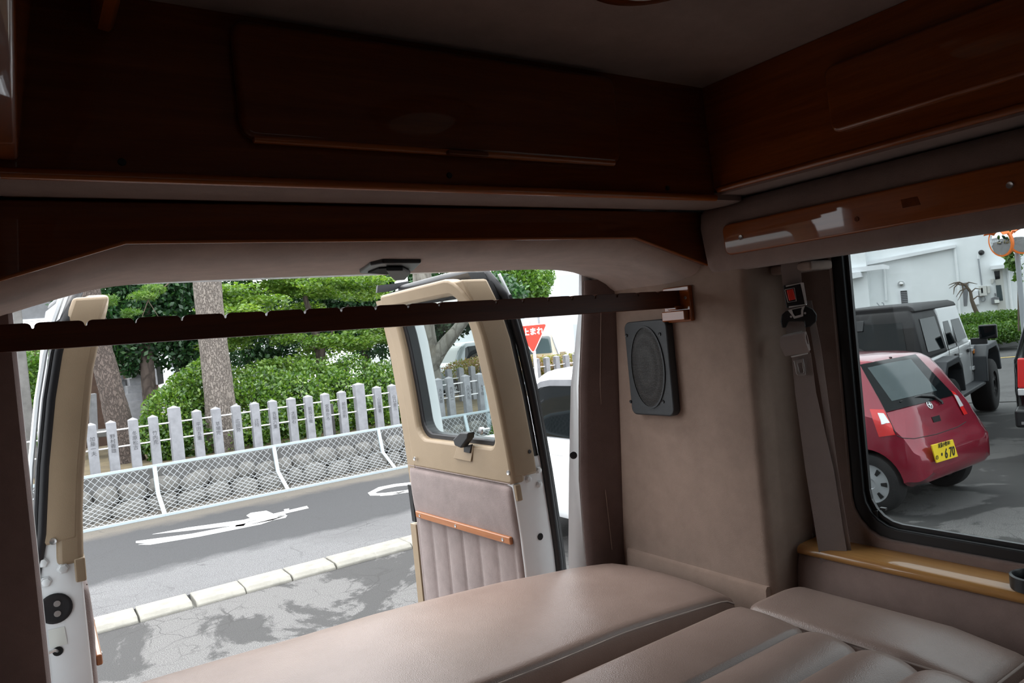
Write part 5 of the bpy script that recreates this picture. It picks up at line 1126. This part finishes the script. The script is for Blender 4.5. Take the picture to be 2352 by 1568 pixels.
MB().loft([[J(xf, -w, z), J(xf, w, z), J(0.70, w, z), J(0.70, -w, z)] for z, w, xf in ((1.19, 0.75, 2.30), (1.81, 0.655, 2.04))]).o('cab', 'car_white', jp, 0, 0.03, 3)
# windows of the right side and the tail
def jside(x, z, off=0.0): w = 0.765-(z-1.16)*0.195; return J(x, -w-off, z)
def jwin(nm, pts, mat='car_glass', off=0.008): return MB().prism([jside(x, z, off) for x, z in pts], jl*0.006).o(nm, mat, jp)
jwin('quarter_window', [(-0.42, 1.26), (0.52, 1.24), (0.50, 1.70), (-0.34, 1.70)])
jwin('rear_door_window', [(0.82, 1.26), (1.26, 1.26), (1.22, 1.72), (0.88, 1.72)]); jwin('front_door_window', [(1.40, 1.26), (2.12, 1.28), (1.95, 1.73), (1.40, 1.73)])
for x in (0.76, 1.34): MB().prism([jside(a, z, 0.004) for a, z in ((x-0.004, 1.2), (x+0.004, 1.2), (x+0.004, 1.78), (x-0.004, 1.78))], jl*0.01).o('pillar_gap', 'ink', jp)
for x in (0.72, 1.36, 2.2): MB().prism([J(a, -0.772, z) for a, z in ((x-0.006, 0.68), (x+0.006, 0.68), (x+0.006, 1.2), (x-0.006, 1.2))], jl*0.004).o('door_gap', 'ink', jp)
def jrear(y, z, off=0.0): return J(interp(z, [1.16, 1.70, 1.84], [-0.73, -0.62, -0.52])-off, y, z)
MB().prism([jrear(y, z, 0.008) for y, z in ((-0.58, 1.20), (0.58, 1.20), (0.52, 1.68), (-0.52, 1.68))], jd*0.006).o('rear_window', 'car_glass', jp)
MB().prism([jrear(y, z, 0.012) for y, z in ((-0.04, 1.60), (0.06, 1.60), (0.05, 1.74), (-0.05, 1.74))], -jd*0.02).o('wiper_motor', 'black_plastic', jp, 0, 0.006)
for x in (1.10, 1.98):
    h_ = MB().prism([J(a, -0.775, z) for a, z in ((x-0.09, 1.06), (x+0.09, 1.06), (x+0.09, 1.11), (x-0.09, 1.11))], jl*-0.03).o('door_handle', 'black_plastic', jp, 0, 0.008)
for x, z in ((1.40, 1.05), (1.40, 0.78), (2.24, 1.08), (2.24, 0.78)): MB().box(0, 0, 0, 0, 0, 0) and MB().prism([J(a, -0.772, b_) for a, b_ in ((x-0.06, z-0.03), (x+0.06, z-0.03), (x+0.06, z+0.03), (x-0.06, z+0.03))], jl*-0.025).o('door_hinge', 'car_white', jp, 0, 0.006)
lens = MB().prism([J(a, -0.775, b_) for a, b_ in ((2.34, 1.0), (2.42, 1.0), (2.42, 1.07), (2.34, 1.07))], jl*-0.02).o('side_lamp', 'lamp_amber', jp, 0, 0.008)
# flares
def flare(x0, parent=jp, side=-1, ln=0.62):
    pr = [(-ln, 0.55), (-ln*0.92, 0.95), (-ln*0.62, 1.12), (ln*0.55, 1.14), (ln*0.86, 1.0), (ln*1.02, 0.62)]; inn = [(ln*0.90, 0.62), (ln*0.76, 0.94), (ln*0.48, 1.04), (-ln*0.56, 1.03), (-ln*0.80, 0.88), (-ln*0.88, 0.55)]
    MB().prism([J(x0+a, side*0.70, z) for a, z in pr+inn], jl*side*0.26).o('fender_flare', 'flare_grey', parent, 0, 0.02, 3)
for sd in (-1, 1): flare(0.0, jp, sd); flare(2.95, jp, sd, 0.68)
for x in (0.0, 2.95):
    MB().prism([J(x+0.5*math.cos(t), -0.775, 0.60+0.46*math.sin(t)) for t in [math.pi*k/12 for k in range(13)]], jl*0.004).o('wheel_well', 'dark_hole', jp)
    for sd in (-1, 1): wheel(jp, J(x, sd*0.80, 0.43), jl*sd, 0.43, 0.30, 0.52, 'black')
MB().loft([[J(x, y, z) for y, z in ((-0.92, 0.50), (-0.72, 0.52), (-0.72, 0.58), (-0.92, 0.56))] for x in (0.55, 2.35)]).o('side_step', 'flare_grey', jp, 0, 0.02, 3)
ma = MB().prism([J(x, -0.80, z) for x, z in ((2.10, 1.16), (2.18, 1.16), (2.18, 1.26), (2.10, 1.26))], jl*-0.22).o('mirror_arm', 'black_plastic', jp, 0, 0.01)
MB().prism([J(2.08, y, z) for y, z in ((-0.92, 1.24), (-1.16, 1.24), (-1.16, 1.46), (-0.92, 1.46))], jd*0.10).o('mirror_shell', 'black_plastic', ma, 0, 0.025, 3)
MB().prism([J(2.078, y, z) for y, z in ((-0.94, 1.26), (-1.14, 1.26), (-1.14, 1.44), (-0.94, 1.44))], -jd*0.004).o('mirror_glass', 'car_glass', ma)
MB().prism([J(3.36, y, z) for y, z in ((-0.7, 0.7), (0.7, 0.7), (0.7, 1.1), (-0.7, 1.1))], jd*0.08).o('grille', 'car_white', jp, 0, 0.02)
jprism('rear_bumper', 'hardtop', [(-0.90, 0.50), (-0.90, 0.66), (-0.72, 0.66), (-0.72, 0.50)], -0.8, 0.8, jp, 0.02)
wheel(jp, J(-0.90, 0.15, 1.0), -jd, 0.42, 0.26, 0.52, 'black')

# ---- black van, tail lamp at the right edge of the view
bh = JH; bd = Vector((math.cos(bh), math.sin(bh), 0)); blf = Vector((-math.sin(bh), math.cos(bh), 0))
b0 = PD(2317, 800, 8.2); b0.z = 0; b0 = b0 - blf*0.98
hb = Hull([(0.0, 0.90, 0.55, 1.10, 0.70, 1.85), (0.05, 0.955, 0.42, 1.15, 0.74, 1.93), (0.15, 0.98, 0.38, 1.2, 0.76, 1.97), (1.0, 0.99, 0.36, 1.2, 0.78, 2.02), (3.6, 0.99, 0.36, 1.2, 0.76, 2.0), (4.1, 0.97, 0.38, 1.15, 0.74, 1.4), (4.9, 0.95, 0.4, 1.05, 0.8, 1.15), (5.1, 0.85, 0.5, 0.9, 0.7, 1.0)], (b0.x, b0.y), bh, 0.05)
bvn = thing('black_van', 'glossy black van with red tail lamp cut by the right edge', 'van', tuple(hb.W(2.5, 0, 0)))
bb = hb.mesh().o('body', 'car_black', bvn, 35, 0, 2, False, True)
hb.patch('side_window', 'car_glass', bvn, [(0.4, 0.55), (1.6, 0.55), (1.6, 0.74), (0.5, 0.74)]); hb.patch('side_window', 'car_glass', bvn, [(1.8, 0.55), (3.4, 0.55), (3.3, 0.74), (1.8, 0.74)])
for sg, t0, t1 in ((1, 0.44, 0.60), (-1, 1.40, 1.56)):
    lm = MB().prism([hb.W(-0.015, sg*y, z) for y, z in ((0.70, 0.88), (0.93, 0.88), (0.91, 1.22), (0.70, 1.22))], bd*0.10).o('tail_lamp', 'lamp_red', bvn, 0, 0.02, 3)
    MB().prism([hb.W(-0.017, sg*y, z) for y, z in ((0.71, 0.80), (0.93, 0.80), (0.93, 0.878), (0.71, 0.878))], bd*0.10).o('reverse_lens', 'lamp_clear', lm, 0, 0.01)
bw = MB().prism([hb.W(0.0, y, z) for y, z in ((-0.62, 1.30), (0.62, 1.30), (0.56, 1.78), (-0.56, 1.78))], bd*-0.012).o('rear_window', 'car_glass', bvn, 0, 0.004)
bmp = MB().prism([hb.W(x, -0.96, z) for x, z in ((-0.16, 0.46), (-0.16, 0.66), (0.05, 0.68), (0.05, 0.46))], blf*1.92).o('bumper', 'black_plastic', bvn, 0, 0.03, 3)
MB().prism([hb.W(-0.162, -0.9, z) for z in (0.50, 0.53)] + [hb.W(-0.162, 0.9, z) for z in (0.53, 0.50)], bd*-0.004).o('bumper_strip', 'steel', bmp)
hitb = None
cut(bb, [MB().lathe([(0.42, -1.2), (0.42, 1.2)], hb.W(x, 0, 0.36), hb.l, 28) for x in (0.95, 4.2)])
for x in (0.95, 4.2):
    for sg in (1, -1): wheel(bvn, hb.W(x, sg*0.86, 0.37), hb.l*sg, 0.37, 0.24, 0.6)

# ---- small white off-roader parked beside the right door
hw = Hull([(0.0, 0.60, 0.5, 1.0, 0.58, 1.55), (0.04, 0.66, 0.42, 1.06, 0.63, 1.64), (0.12, 0.69, 0.38, 1.08, 0.655, 1.68), (0.5, 0.70, 0.36, 1.08, 0.665, 1.70), (1.75, 0.70, 0.36, 1.08, 0.66, 1.69), (2.0, 0.70, 0.36, 1.08, 0.65, 1.58), (2.3, 0.69, 0.36, 1.04, 0.6, 1.10), (3.1, 0.66, 0.38, 0.95, 0.6, 1.0), (3.3, 0.60, 0.42, 0.9, 0.5, 0.95)], (4.46, 3.45), math.pi/2, 0.04)
wc = thing('small_offroad_car', 'small white off-road car between the open door and the jamb', 'car', tuple(hw.W(1.65, 0, 0)))
wb_ = hw.mesh().o('body', 'car_white', wc, 35, 0, 2, False, True)
hit_w = cast(wb_)
hw.patch('side_window', 'car_glass', wc, [(0.30, 0.545), (1.22, 0.545), (1.22, 0.735), (0.34, 0.735)], 10, 6, 0.004)
hw.patch('side_window', 'car_glass', wc, [(1.30, 0.545), (1.92, 0.545), (1.90, 0.735), (1.30, 0.735)], 8, 6, 0.004)
hw.patch('window_pillar', 'slate', wc, [(1.21, 0.54), (1.31, 0.54), (1.31, 0.74), (1.21, 0.74)], 2, 6, 0.007)
hw.patch('window_frame', 'slate', wc, [(0.26, 0.535), (1.95, 0.535), (1.95, 0.552), (0.26, 0.552)], 12, 2, 0.008); hw.patch('window_frame', 'slate', wc, [(0.30, 0.73), (1.93, 0.73), (1.93, 0.75), (0.30, 0.75)], 12, 2, 0.008)
hw.patch('windscreen', 'car_glass', wc, [(2.22, 0.80), (2.22, 1.2), (1.98, 1.2), (1.98, 0.80)])
hw.patch('rear_window', 'car_glass', wc, [(-0.0, 0.62), (0.0, 1.38), (0.02, 1.25), (0.02, 0.75)])
MB().prism([hw.W(x, 0.725, z) for x, z in ((1.46, 0.965), (1.64, 0.965), (1.64, 0.995), (1.46, 0.995))], hw.l*0.03).o('door_handle', 'chrome', wc, 0, 0.006)
for x in (1.28, 2.15): MB().prism([hw.W(x+a, 0.704, z) for a, z in ((-0.004, 0.5), (0.004, 0.5), (0.004, 1.0), (-0.004, 1.0))], hw.l*0.003).o('door_gap', 'ink', wc)
cut(wb_, [MB().lathe([(0.38, -1.2), (0.38, 1.2)], hw.W(x, 0, 0.34), hw.l, 28) for x in (0.55, 2.75)])
for x in (0.55, 2.75):
    for sg in (1, -1):
        pr = [(0.46*math.cos(t), 0.34+0.46*math.sin(t)) for t in [math.pi*k/14 for k in range(15)]]; inn = [(0.38*math.cos(t), 0.34+0.38*math.sin(t)) for t in [math.pi*k/14 for k in range(14, -1, -1)]]
        MB().prism([hw.W(x+a, sg*0.66, z) for a, z in pr+inn], hw.l*sg*0.085).o('fender_flare', 'car_white', wc, 0, 0.012)
        wheel(wc, hw.W(x, sg*0.61, 0.34), hw.l*sg, 0.34, 0.18, 0.6)

# ---- distant parked cars
def suv(name, label, org, head, paint, h=1.8, plate=None):
    s = h/1.8
    hh = Hull([(0.0, 0.75, 0.55, 0.9, 0.6, 1.1), (0.06, 0.86, 0.42, 1.05, 0.66, 1.55*s), (0.25, 0.91, 0.36, 1.08, 0.70, 1.75*s), (0.7, 0.93, 0.34, 1.08, 0.72, 1.8*s), (2.5, 0.93, 0.34, 1.06, 0.70, 1.8*s), (2.85, 0.93, 0.34, 1.05, 0.68, 1.66*s), (3.35, 0.92, 0.34, 1.03, 0.72, 1.18), (4.4, 0.90, 0.36, 0.98, 0.74, 1.08), (4.65, 0.84, 0.4, 0.85, 0.66, 0.95), (4.72, 0.75, 0.5, 0.7, 0.6, 0.75)], org, head, 0.06, 50)
    t = thing(name, label, 'car', tuple(hh.W(2.3, 0, 0)), group='cars parked beyond the garden')
    bo_ = hh.mesh().o('body', paint, t, 35, 0, 2, False, True)
    for sg in (0, 1):
        f = (lambda a: a) if sg == 0 else (lambda a: 2-a)
        hh.patch('side_window', 'car_glass', t, [(0.35, f(0.56)), (1.5, f(0.56)), (1.5, f(0.74)), (0.42, f(0.74))], 8, 5); hh.patch('side_window', 'car_glass', t, [(1.58, f(0.56)), (3.0, f(0.56)), (2.62, f(0.74)), (1.58, f(0.74))], 8, 5)
    hh.patch('windscreen', 'car_glass_pale', t, [(3.30, 0.80), (3.30, 1.20), (2.72, 1.20), (2.72, 0.80)], 10, 5)
    for sg in (1, -1):
        MB().prism([hh.W(4.62, sg*y, z) for y, z in ((0.48, 0.72), (0.80, 0.74), (0.80, 0.90), (0.48, 0.88))], hh.f*0.07).o('head_lamp', 'lamp_clear', t, 0, 0.02)
        MB().prism([hh.W(2.95, sg*0.93, z) for z in (1.08, 1.24)] + [hh.W(3.03, sg*0.93, z) for z in (1.24, 1.08)], hh.l*sg*0.2).o('mirror', paint if paint != 'car_white' else 'black_plastic', t, 0, 0.02)
    gr = MB().prism([hh.W(4.68, y, z) for y, z in ((-0.42, 0.68), (0.42, 0.68), (0.42, 0.86), (-0.42, 0.86))], hh.f*0.05).o('grille', 'black_plastic', t, 0, 0.01)
    pt_ = MB().prism([hh.W(4.72, y, z) for y, z in ((-0.165, 0.48), (0.165, 0.48), (0.165, 0.645), (-0.165, 0.645))], hh.f*0.03).o('licence_plate', 'plate_white', t, 0, 0.004)
    if plate: text(plate, 0.10, 'ink', 'plate_number', pt_, hh.W(4.754, 0, 0.56), hh.l, (0, 0, 1), 0.003)
    cut(bo_, [MB().lathe([(0.40, -1.3), (0.40, 1.3)], hh.W(x, 0, 0.36), hh.l, 24) for x in (0.95, 3.75)])
    for x in (0.95, 3.75):
        for sg in (1, -1): wheel(t, hh.W(x, sg*0.80, 0.36), hh.l*sg, 0.36, 0.22, 0.6)
    return t, hh
def ground_at(px, depth): p = PD(px, 800, depth); return (p.x, p.y)
q = ground_at(1080, 26); suv('parked_suv', 'silver parked car seen through the door window beyond the fence', (q[0]+1.2, q[1]+0.6), math.radians(205), 'car_silver', 1.85)
q = ground_at(1300, 24); t_, hh_ = suv('parked_suv', 'beige parked car with roof carrier to the right of the stop sign', (q[0]+1.2, q[1]+3.4), math.radians(232), 'car_beige', 1.9, '6-26')
MB().loft([[hh_.W(x, y, z) for y, z in ((-0.4, 1.97), (0.4, 1.97), (0.36, 2.15), (-0.36, 2.15))] for x in (0.8, 2.4)]).o('roof_box', 'slate', t_, 0, 0.05)
q = ground_at(850, 30); suv('parked_suv', 'white parked car half hidden behind the maple', (q[0]+1.8, q[1]+1.5), math.radians(225), 'car_white', 1.75)

# ------------------------------------------------------------------ white building across the road on the right
Bn = Vector((-0.93, -0.37, 0)).normalized(); Bo = PD(2200, 600, 27.5)
def bp(px, py, off=0.0): return PP(px, py, Bo+Bn*off, Bn)
wbd = thing('white_building', 'plain white building with vents, meter boxes and a door across the road', 'building', tuple(Vector((bp(2150, 760).x, bp(2150, 760).y, 0))))
Bt = Vector((0.37, -0.93, 0)).normalized()        # towards the right along the facade
a0 = bp(2150, 600); a0 = Vector((a0.x, a0.y, 0))
def fbox(nm, mat, s0, s1, z0, z1, d0, d1, parent=wbd, bevel=0.0):
    return MB().prism([a0+Bt*s+Bn*d0+Vector((0, 0, z)) for s, z in ((s0, z0), (s1, z0), (s1, z1), (s0, z1))], Bn*(d1-d0)).o(nm, mat, parent, 0, bevel)
fbox('front_wall', 'white_wall', -9, 12, 0, 7, -0.3, 0.0)
fbox('side_block', 'white_wall', -9, -2.35, 0, 4.2, 0.0, 0.5)
fbox('roof_slab', 'far_paint', -9, 12, 7, 7.2, -6, 0.3)
def fpx(nm, mat, pts, d0, d1, parent=wbd, bevel=0.0): return MB().prism([bp(a, c, d0) for a, c in pts], Bn*(d1-d0)).o(nm, mat, parent, 0, bevel)
fpx('gutter', 'far_paint', [(1935, 612), (2040, 592), (2196, 562), (2196, 569), (2040, 600), (1935, 620)], 0.02, 0.25)
fpx('ledge', 'far_paint', [(1935, 618), (2030, 607), (2044, 612), (2044, 618), (2030, 618), (1935, 630)], 0.5, 0.75)
fpx('canopy', 'far_paint', [(1930, 632), (1980, 625), (1983, 636), (1932, 646)], 0.5, 1.0)
fpx('board', 'yellow_board', [(1945, 648), (1951, 648), (1955, 682), (1948, 684)], 0.5, 0.56)
pv = MB().tube([bp(2192, 566, 0.08), bp(2201, 650, 0.08), bp(2206, 740, 0.08)], 0.05, 8).o('downpipe', 'white_wall', wbd, 50)
MB().tube([bp(2031, 618, 0.06), bp(2036, 690, 0.06)], 0.05, 8).o('downpipe', 'white_wall', wbd, 50)
wv = fpx('window', 'far_paint', [(2062, 667), (2084, 665), (2087, 700), (2066, 701)], 0.0, 0.05)
fpx('opening', 'dark_hole', [(2068, 668), (2083, 667), (2086, 699), (2071, 699)], 0.05, 0.06, wv)
for k in range(7): yy = 671+k*4; fpx('louvre', 'slate', [(2068.5+k*0.4, yy), (2083.5+k*0.4, yy-1), (2083.8+k*0.4, yy+1.5), (2068.8+k*0.4, yy+2.5)], 0.06, 0.09, wv)
c = bp(2070, 652, 0.0); MB().lathe([(0.12, 0.0), (0.12, 0.08), (0.06, 0.14), (0.01, 0.15)], c, Bn, 16).o('round_vent', 'steel', wbd, 50)
fpx('narrow_window', 'slate', [(2210, 650), (2225, 648), (2221, 702), (2214, 703)], 0.0, 0.03)
mb_ = fpx('meter_box', 'box_grey', [(2248, 657), (2266, 656), (2268, 678), (2250, 680)], 0.0, 0.25, wbd, 0.01); fpx('meter_window', 'car_glass', [(2253, 661), (2257, 661), (2258, 673), (2254, 673)], 0.25, 0.255, mb_)
fpx('meter_box', 'box_grey', [(2267, 657), (2274, 656), (2275, 672), (2268, 674)], 0.0, 0.2, wbd, 0.01); fpx('water_heater', 'far_paint', [(2230, 668), (2247, 666), (2250, 699), (2235, 701)], 0.0, 0.35, wbd, 0.03)
pth = [bp(2258+5*math.cos(t), 686+6*math.sin(t), 0.1) for t in [2*math.pi*k/14 for k in range(15)]]; MB().tube(pth, 0.02, 6).o('cable_loop', 'pole_grey', wbd, 50)
MB().tube([bp(2247, 592, 0.06), bp(2255, 655, 0.06)], 0.025, 6).o('conduit', 'pole_grey', wbd, 50); MB().ball(bp(2254, 580, 0.1), 0.10).o('camera_dome', 'black_plastic', wbd, 50); MB().tube([bp(2247, 594, 0.06), bp(2249, 582, 0.08), bp(2256, 576, 0.1)], 0.05, 6).o('conduit_bend', 'white_wall', wbd, 50)
dr_ = fpx('door', 'box_grey', [(2284, 618), (2302, 616), (2312, 722), (2293, 724)], 0.0, 0.03); fpx('door_pane', 'car_glass_pale', [(2287, 655), (2299, 654), (2304, 690), (2291, 691)], 0.03, 0.04, dr_); fpx('transom_pane', 'car_glass', [(2283, 623), (2296, 621), (2297, 640), (2286, 642)], 0.03, 0.04, dr_)
fpx('door_canopy', 'far_paint', [(2275, 612), (2330, 606), (2330, 614), (2277, 620)], 0.0, 0.9)
MB().tube([bp(2315, 620, 0.05), bp(2325, 715, 0.05)], 0.05, 8).o('downpipe', 'white_wall', wbd, 50)
mbx = fpx('mailbox', 'slate', [(2277, 684), (2285, 681), (2295, 683), (2296, 696), (2278, 698)], 0.0, 0.3, wbd, 0.02); fpx('name_plate', 'sticker', [(2284, 688), (2295, 688), (2296, 695), (2285, 696)], 0.30, 0.31, mbx)
fpx('intercom', 'slate', [(2284, 673), (2287, 673), (2288, 679), (2285, 680)], 0.0, 0.05); fpx('wall_lamp', 'box_grey', [(2275, 641), (2283, 640), (2281, 651), (2276, 651)], 0.0, 0.15)
MB().tube([bp(2022+8*math.cos(t), 700+5*math.sin(t*1.5), 0.6) for t in [0.5*k for k in range(16)]], 0.02, 5).o('cable_bundle', 'pole_grey', wbd, 50)
# hedge with stone kerb in front
hg = []
for k in range(12): c = PD(2205+13*k, 742-1.4*k, 24.5); hg.append(((c.x, c.y, 0.75), (0.55, 0.75, 0.42)))
for k in range(9): c = PD(2225+13*k, 760-1.6*k, 23.2); hg.append(((c.x, c.y, 0.55), (0.5, 0.6, 0.32)))
plant('hedge', 'low green hedge in front of the white building', 'hedge', hg, 26000, 0.085, 'bright_leaf', [([(hg[4][0][0], hg[4][0][1], 0.0), (hg[4][0][0], hg[4][0][1], 0.6)], [0.03, 0.02])], 'twig', 31)
p0 = P(2230, 808, z=0.0); p1 = P(2330, 795, z=0.0); d = (p1-p0).normalized(); nb = Vector((-d.y, d.x, 0)); nb = nb if nb.dot(Bn) < 0 else -nb
struct(MB().prism([p0-d*3, p1+d*4, p1+d*4+nb*0.2, p0-d*3+nb*0.2], (0, 0, 0.28)).o('kerb_far', 'concrete', None, 0, 0.01), 'low concrete kerb in front of the hedge')
struct(MB().prism([p0-d*3+nb*0.2, p1+d*4+nb*0.2, p1+d*4+nb*3.2, p0-d*3+nb*3.2], (0, 0, 0.22)).o('ground_bed', 'soil'), 'planting bed below the hedge')
# bare little tree
bt = thing('bare_tree', 'small bare twisted tree against the white wall', 'tree', PD(2250, 740, 25.0))
def tw(pts, r): trunk('trunk' if r[0] > 0.09 else 'twig', 'twig', bt, [PD(a, c, 25.0) for a, c in pts], r, 8, 0.05, 5)
tw([(2252, 760), (2248, 728), (2238, 706), (2232, 690), (2229, 670), (2218, 655), (2204, 648)], [0.091, 0.08, 0.07, 0.06, 0.05, 0.04, 0.02])
for s in ([(2229, 672), (2240, 662), (2255, 664)], [(2218, 655), (2195, 652), (2180, 662)], [(2204, 648), (2190, 650), (2178, 655)], [(2222, 660), (2205, 668), (2196, 682)], [(2232, 690), (2245, 680), (2258, 682)], [(2204, 648), (2192, 660), (2190, 676)], [(2215, 654), (2225, 648), (2245, 652)], [(2210, 652), (2212, 668), (2200, 690)]): tw(s, [0.028, 0.018, 0.007])
# road mirrors on a post
rm = thing('road_mirror', 'pair of orange-rimmed round traffic mirrors on a grey post', 'road mirror', tuple(Vector((PD(2342, 640, 16.6).x, PD(2342, 640, 16.6).y, 0))))
def mirror(c, nrm, r):
    c = Vector(c); nrm = Vector(nrm).normalized()
    dsh = MB().lathe([(r*1.0, -0.06), (r*1.06, -0.04), (r*1.06, 0.015), (r*1.0, 0.02)], c, nrm, 40).o('mirror_rim', 'mirror_orange', rm, 50)
    MB().lathe([(r, 0.0), (r*0.9, 0.022), (r*0.7, 0.045), (r*0.4, 0.066), (0.01, 0.075)], c+nrm*0.005, nrm, 40, True).o('mirror_face', 'mirror_glass', dsh, 60)
    a = Vector((0, 0, 1)); b_ = nrm.cross(a).normalized(); a = b_.cross(nrm)
    arc = [math.radians(t) for t in range(40, 151, 10)]
    MB().loft([[c+(b_*math.cos(t)+a*math.sin(t))*r*1.05, c+(b_*math.cos(t)+a*math.sin(t))*r*1.05+nrm*0.16, c+(b_*math.cos(t)+a*math.sin(t))*(r*1.05+0.012)+nrm*0.16, c+(b_*math.cos(t)+a*math.sin(t))*(r*1.05+0.012)] for t in arc]).o('hood', 'mirror_orange', dsh, 50)
tocam = (CAM-PD(2298, 556, 16.8)).normalized(); sd_ = Vector((tocam.y, -tocam.x, 0))
mirror(PD(2298, 556, 16.8), tocam*0.66+sd_*0.75+Vector((0, 0, -0.12)), 0.32)
mirror(PD(2352, 549, 16.8), tocam*0.85-sd_*0.45+Vector((0, 0, -0.12)), 0.32)
pm = PD(2338, 600, 17.2); MB().lathe([(0.055, 0), (0.055, 4.4)], (pm.x, pm.y, 0), (0, 0, 1), 14).o('post', 'pole_grey', rm, 50)
MB().tube([PD(2338, 552, 17.2), PD(2315, 556, 17.0)], 0.025, 8).o('arm', 'pole_grey', rm, 50)
plant('ivy', 'green leafy vine hanging beside the road mirror post', 'vine', [(tuple(PD(a, c, 17.6)), r) for a, c, r in ((2332, 560, (0.2, 0.2, 0.3)), (2325, 590, (0.16, 0.15, 0.2)), (2335, 600, (0.14, 0.15, 0.25)), (2338, 630, (0.08, 0.1, 0.2)), (2320, 605, (0.12, 0.12, 0.12)), (2345, 540, (0.25, 0.2, 0.2)))], 420, 0.14, 'bright_leaf', [([PD(2340, 760, 17.6), PD(2338, 640, 17.6), PD(2334, 540, 17.6)], [0.02, 0.015, 0.01])], 'twig', 33, 0, None, (0.2, 1.1), 0.75)

# ------------------------------------------------------------------ white houses behind the car park
def house(name, label, org, head, L, D_, Hh, parts):
    f = Vector((math.cos(head), math.sin(head), 0)); l = Vector((-math.sin(head), math.cos(head), 0)); o0 = Vector((org[0], org[1], 0))
    t = thing(name, label, 'building', tuple(o0))
    MB().prism([o0, o0+f*L, o0+f*L+l*D_, o0+l*D_], (0, 0, Hh)).o('walls', 'white_wall', t)
    MB().prism([o0-f*0.5-l*0.6+Vector((0, 0, Hh)), o0+f*(L+0.5)-l*0.6+Vector((0, 0, Hh)), o0+f*(L+0.5)+l*D_/2+Vector((0, 0, Hh+1.6)), o0-f*0.5+l*D_/2+Vector((0, 0, Hh+1.6))], (0, 0, 0.15)).o('roof', 'slate', t)
    for s, z, w, h in parts:
        wn_ = MB().prism([o0+f*s-l*0.03+Vector((0, 0, z)), o0+f*(s+w)-l*0.03+Vector((0, 0, z)), o0+f*(s+w)-l*0.03+Vector((0, 0, z+h)), o0+f*s-l*0.03+Vector((0, 0, z+h))], l*0.05).o('window', 'far_paint', t)
        MB().prism([o0+f*(s+0.06)-l*0.04+Vector((0, 0, z+0.06)), o0+f*(s+w-0.06)-l*0.04+Vector((0, 0, z+0.06)), o0+f*(s+w-0.06)-l*0.04+Vector((0, 0, z+h-0.06)), o0+f*(s+0.06)-l*0.04+Vector((0, 0, z+h-0.06))], l*0.01).o('pane', 'pane_pale', wn_)
    for s in (0.3, L-0.3): MB().tube([o0+f*s-l*0.08, o0+f*s-l*0.08+Vector((0, 0, Hh))], 0.05, 8).o('downpipe', 'pole_grey', t, 50)
    return t
q = ground_at(1230, 38); house('white_house', 'bright white house behind the stop sign', (q[0], q[1]), math.radians(-32), 16, 8, 6.0, [(1.5, 3.6, 1.6, 1.2), (5, 3.6, 1.6, 1.2), (2, 1.0, 1.6, 1.2), (8, 1.0, 1.8, 1.4), (9, 3.6, 1.6, 1.2)])
q = ground_at(560, 42); house('far_house', 'pale house glimpsed behind the garden trees', (q[0]-6, q[1]), math.radians(-12), 24, 8, 3.2, [(2, 1, 1.6, 1.2), (7, 1, 1.6, 1.2), (12, 1, 1.6, 1.2)])
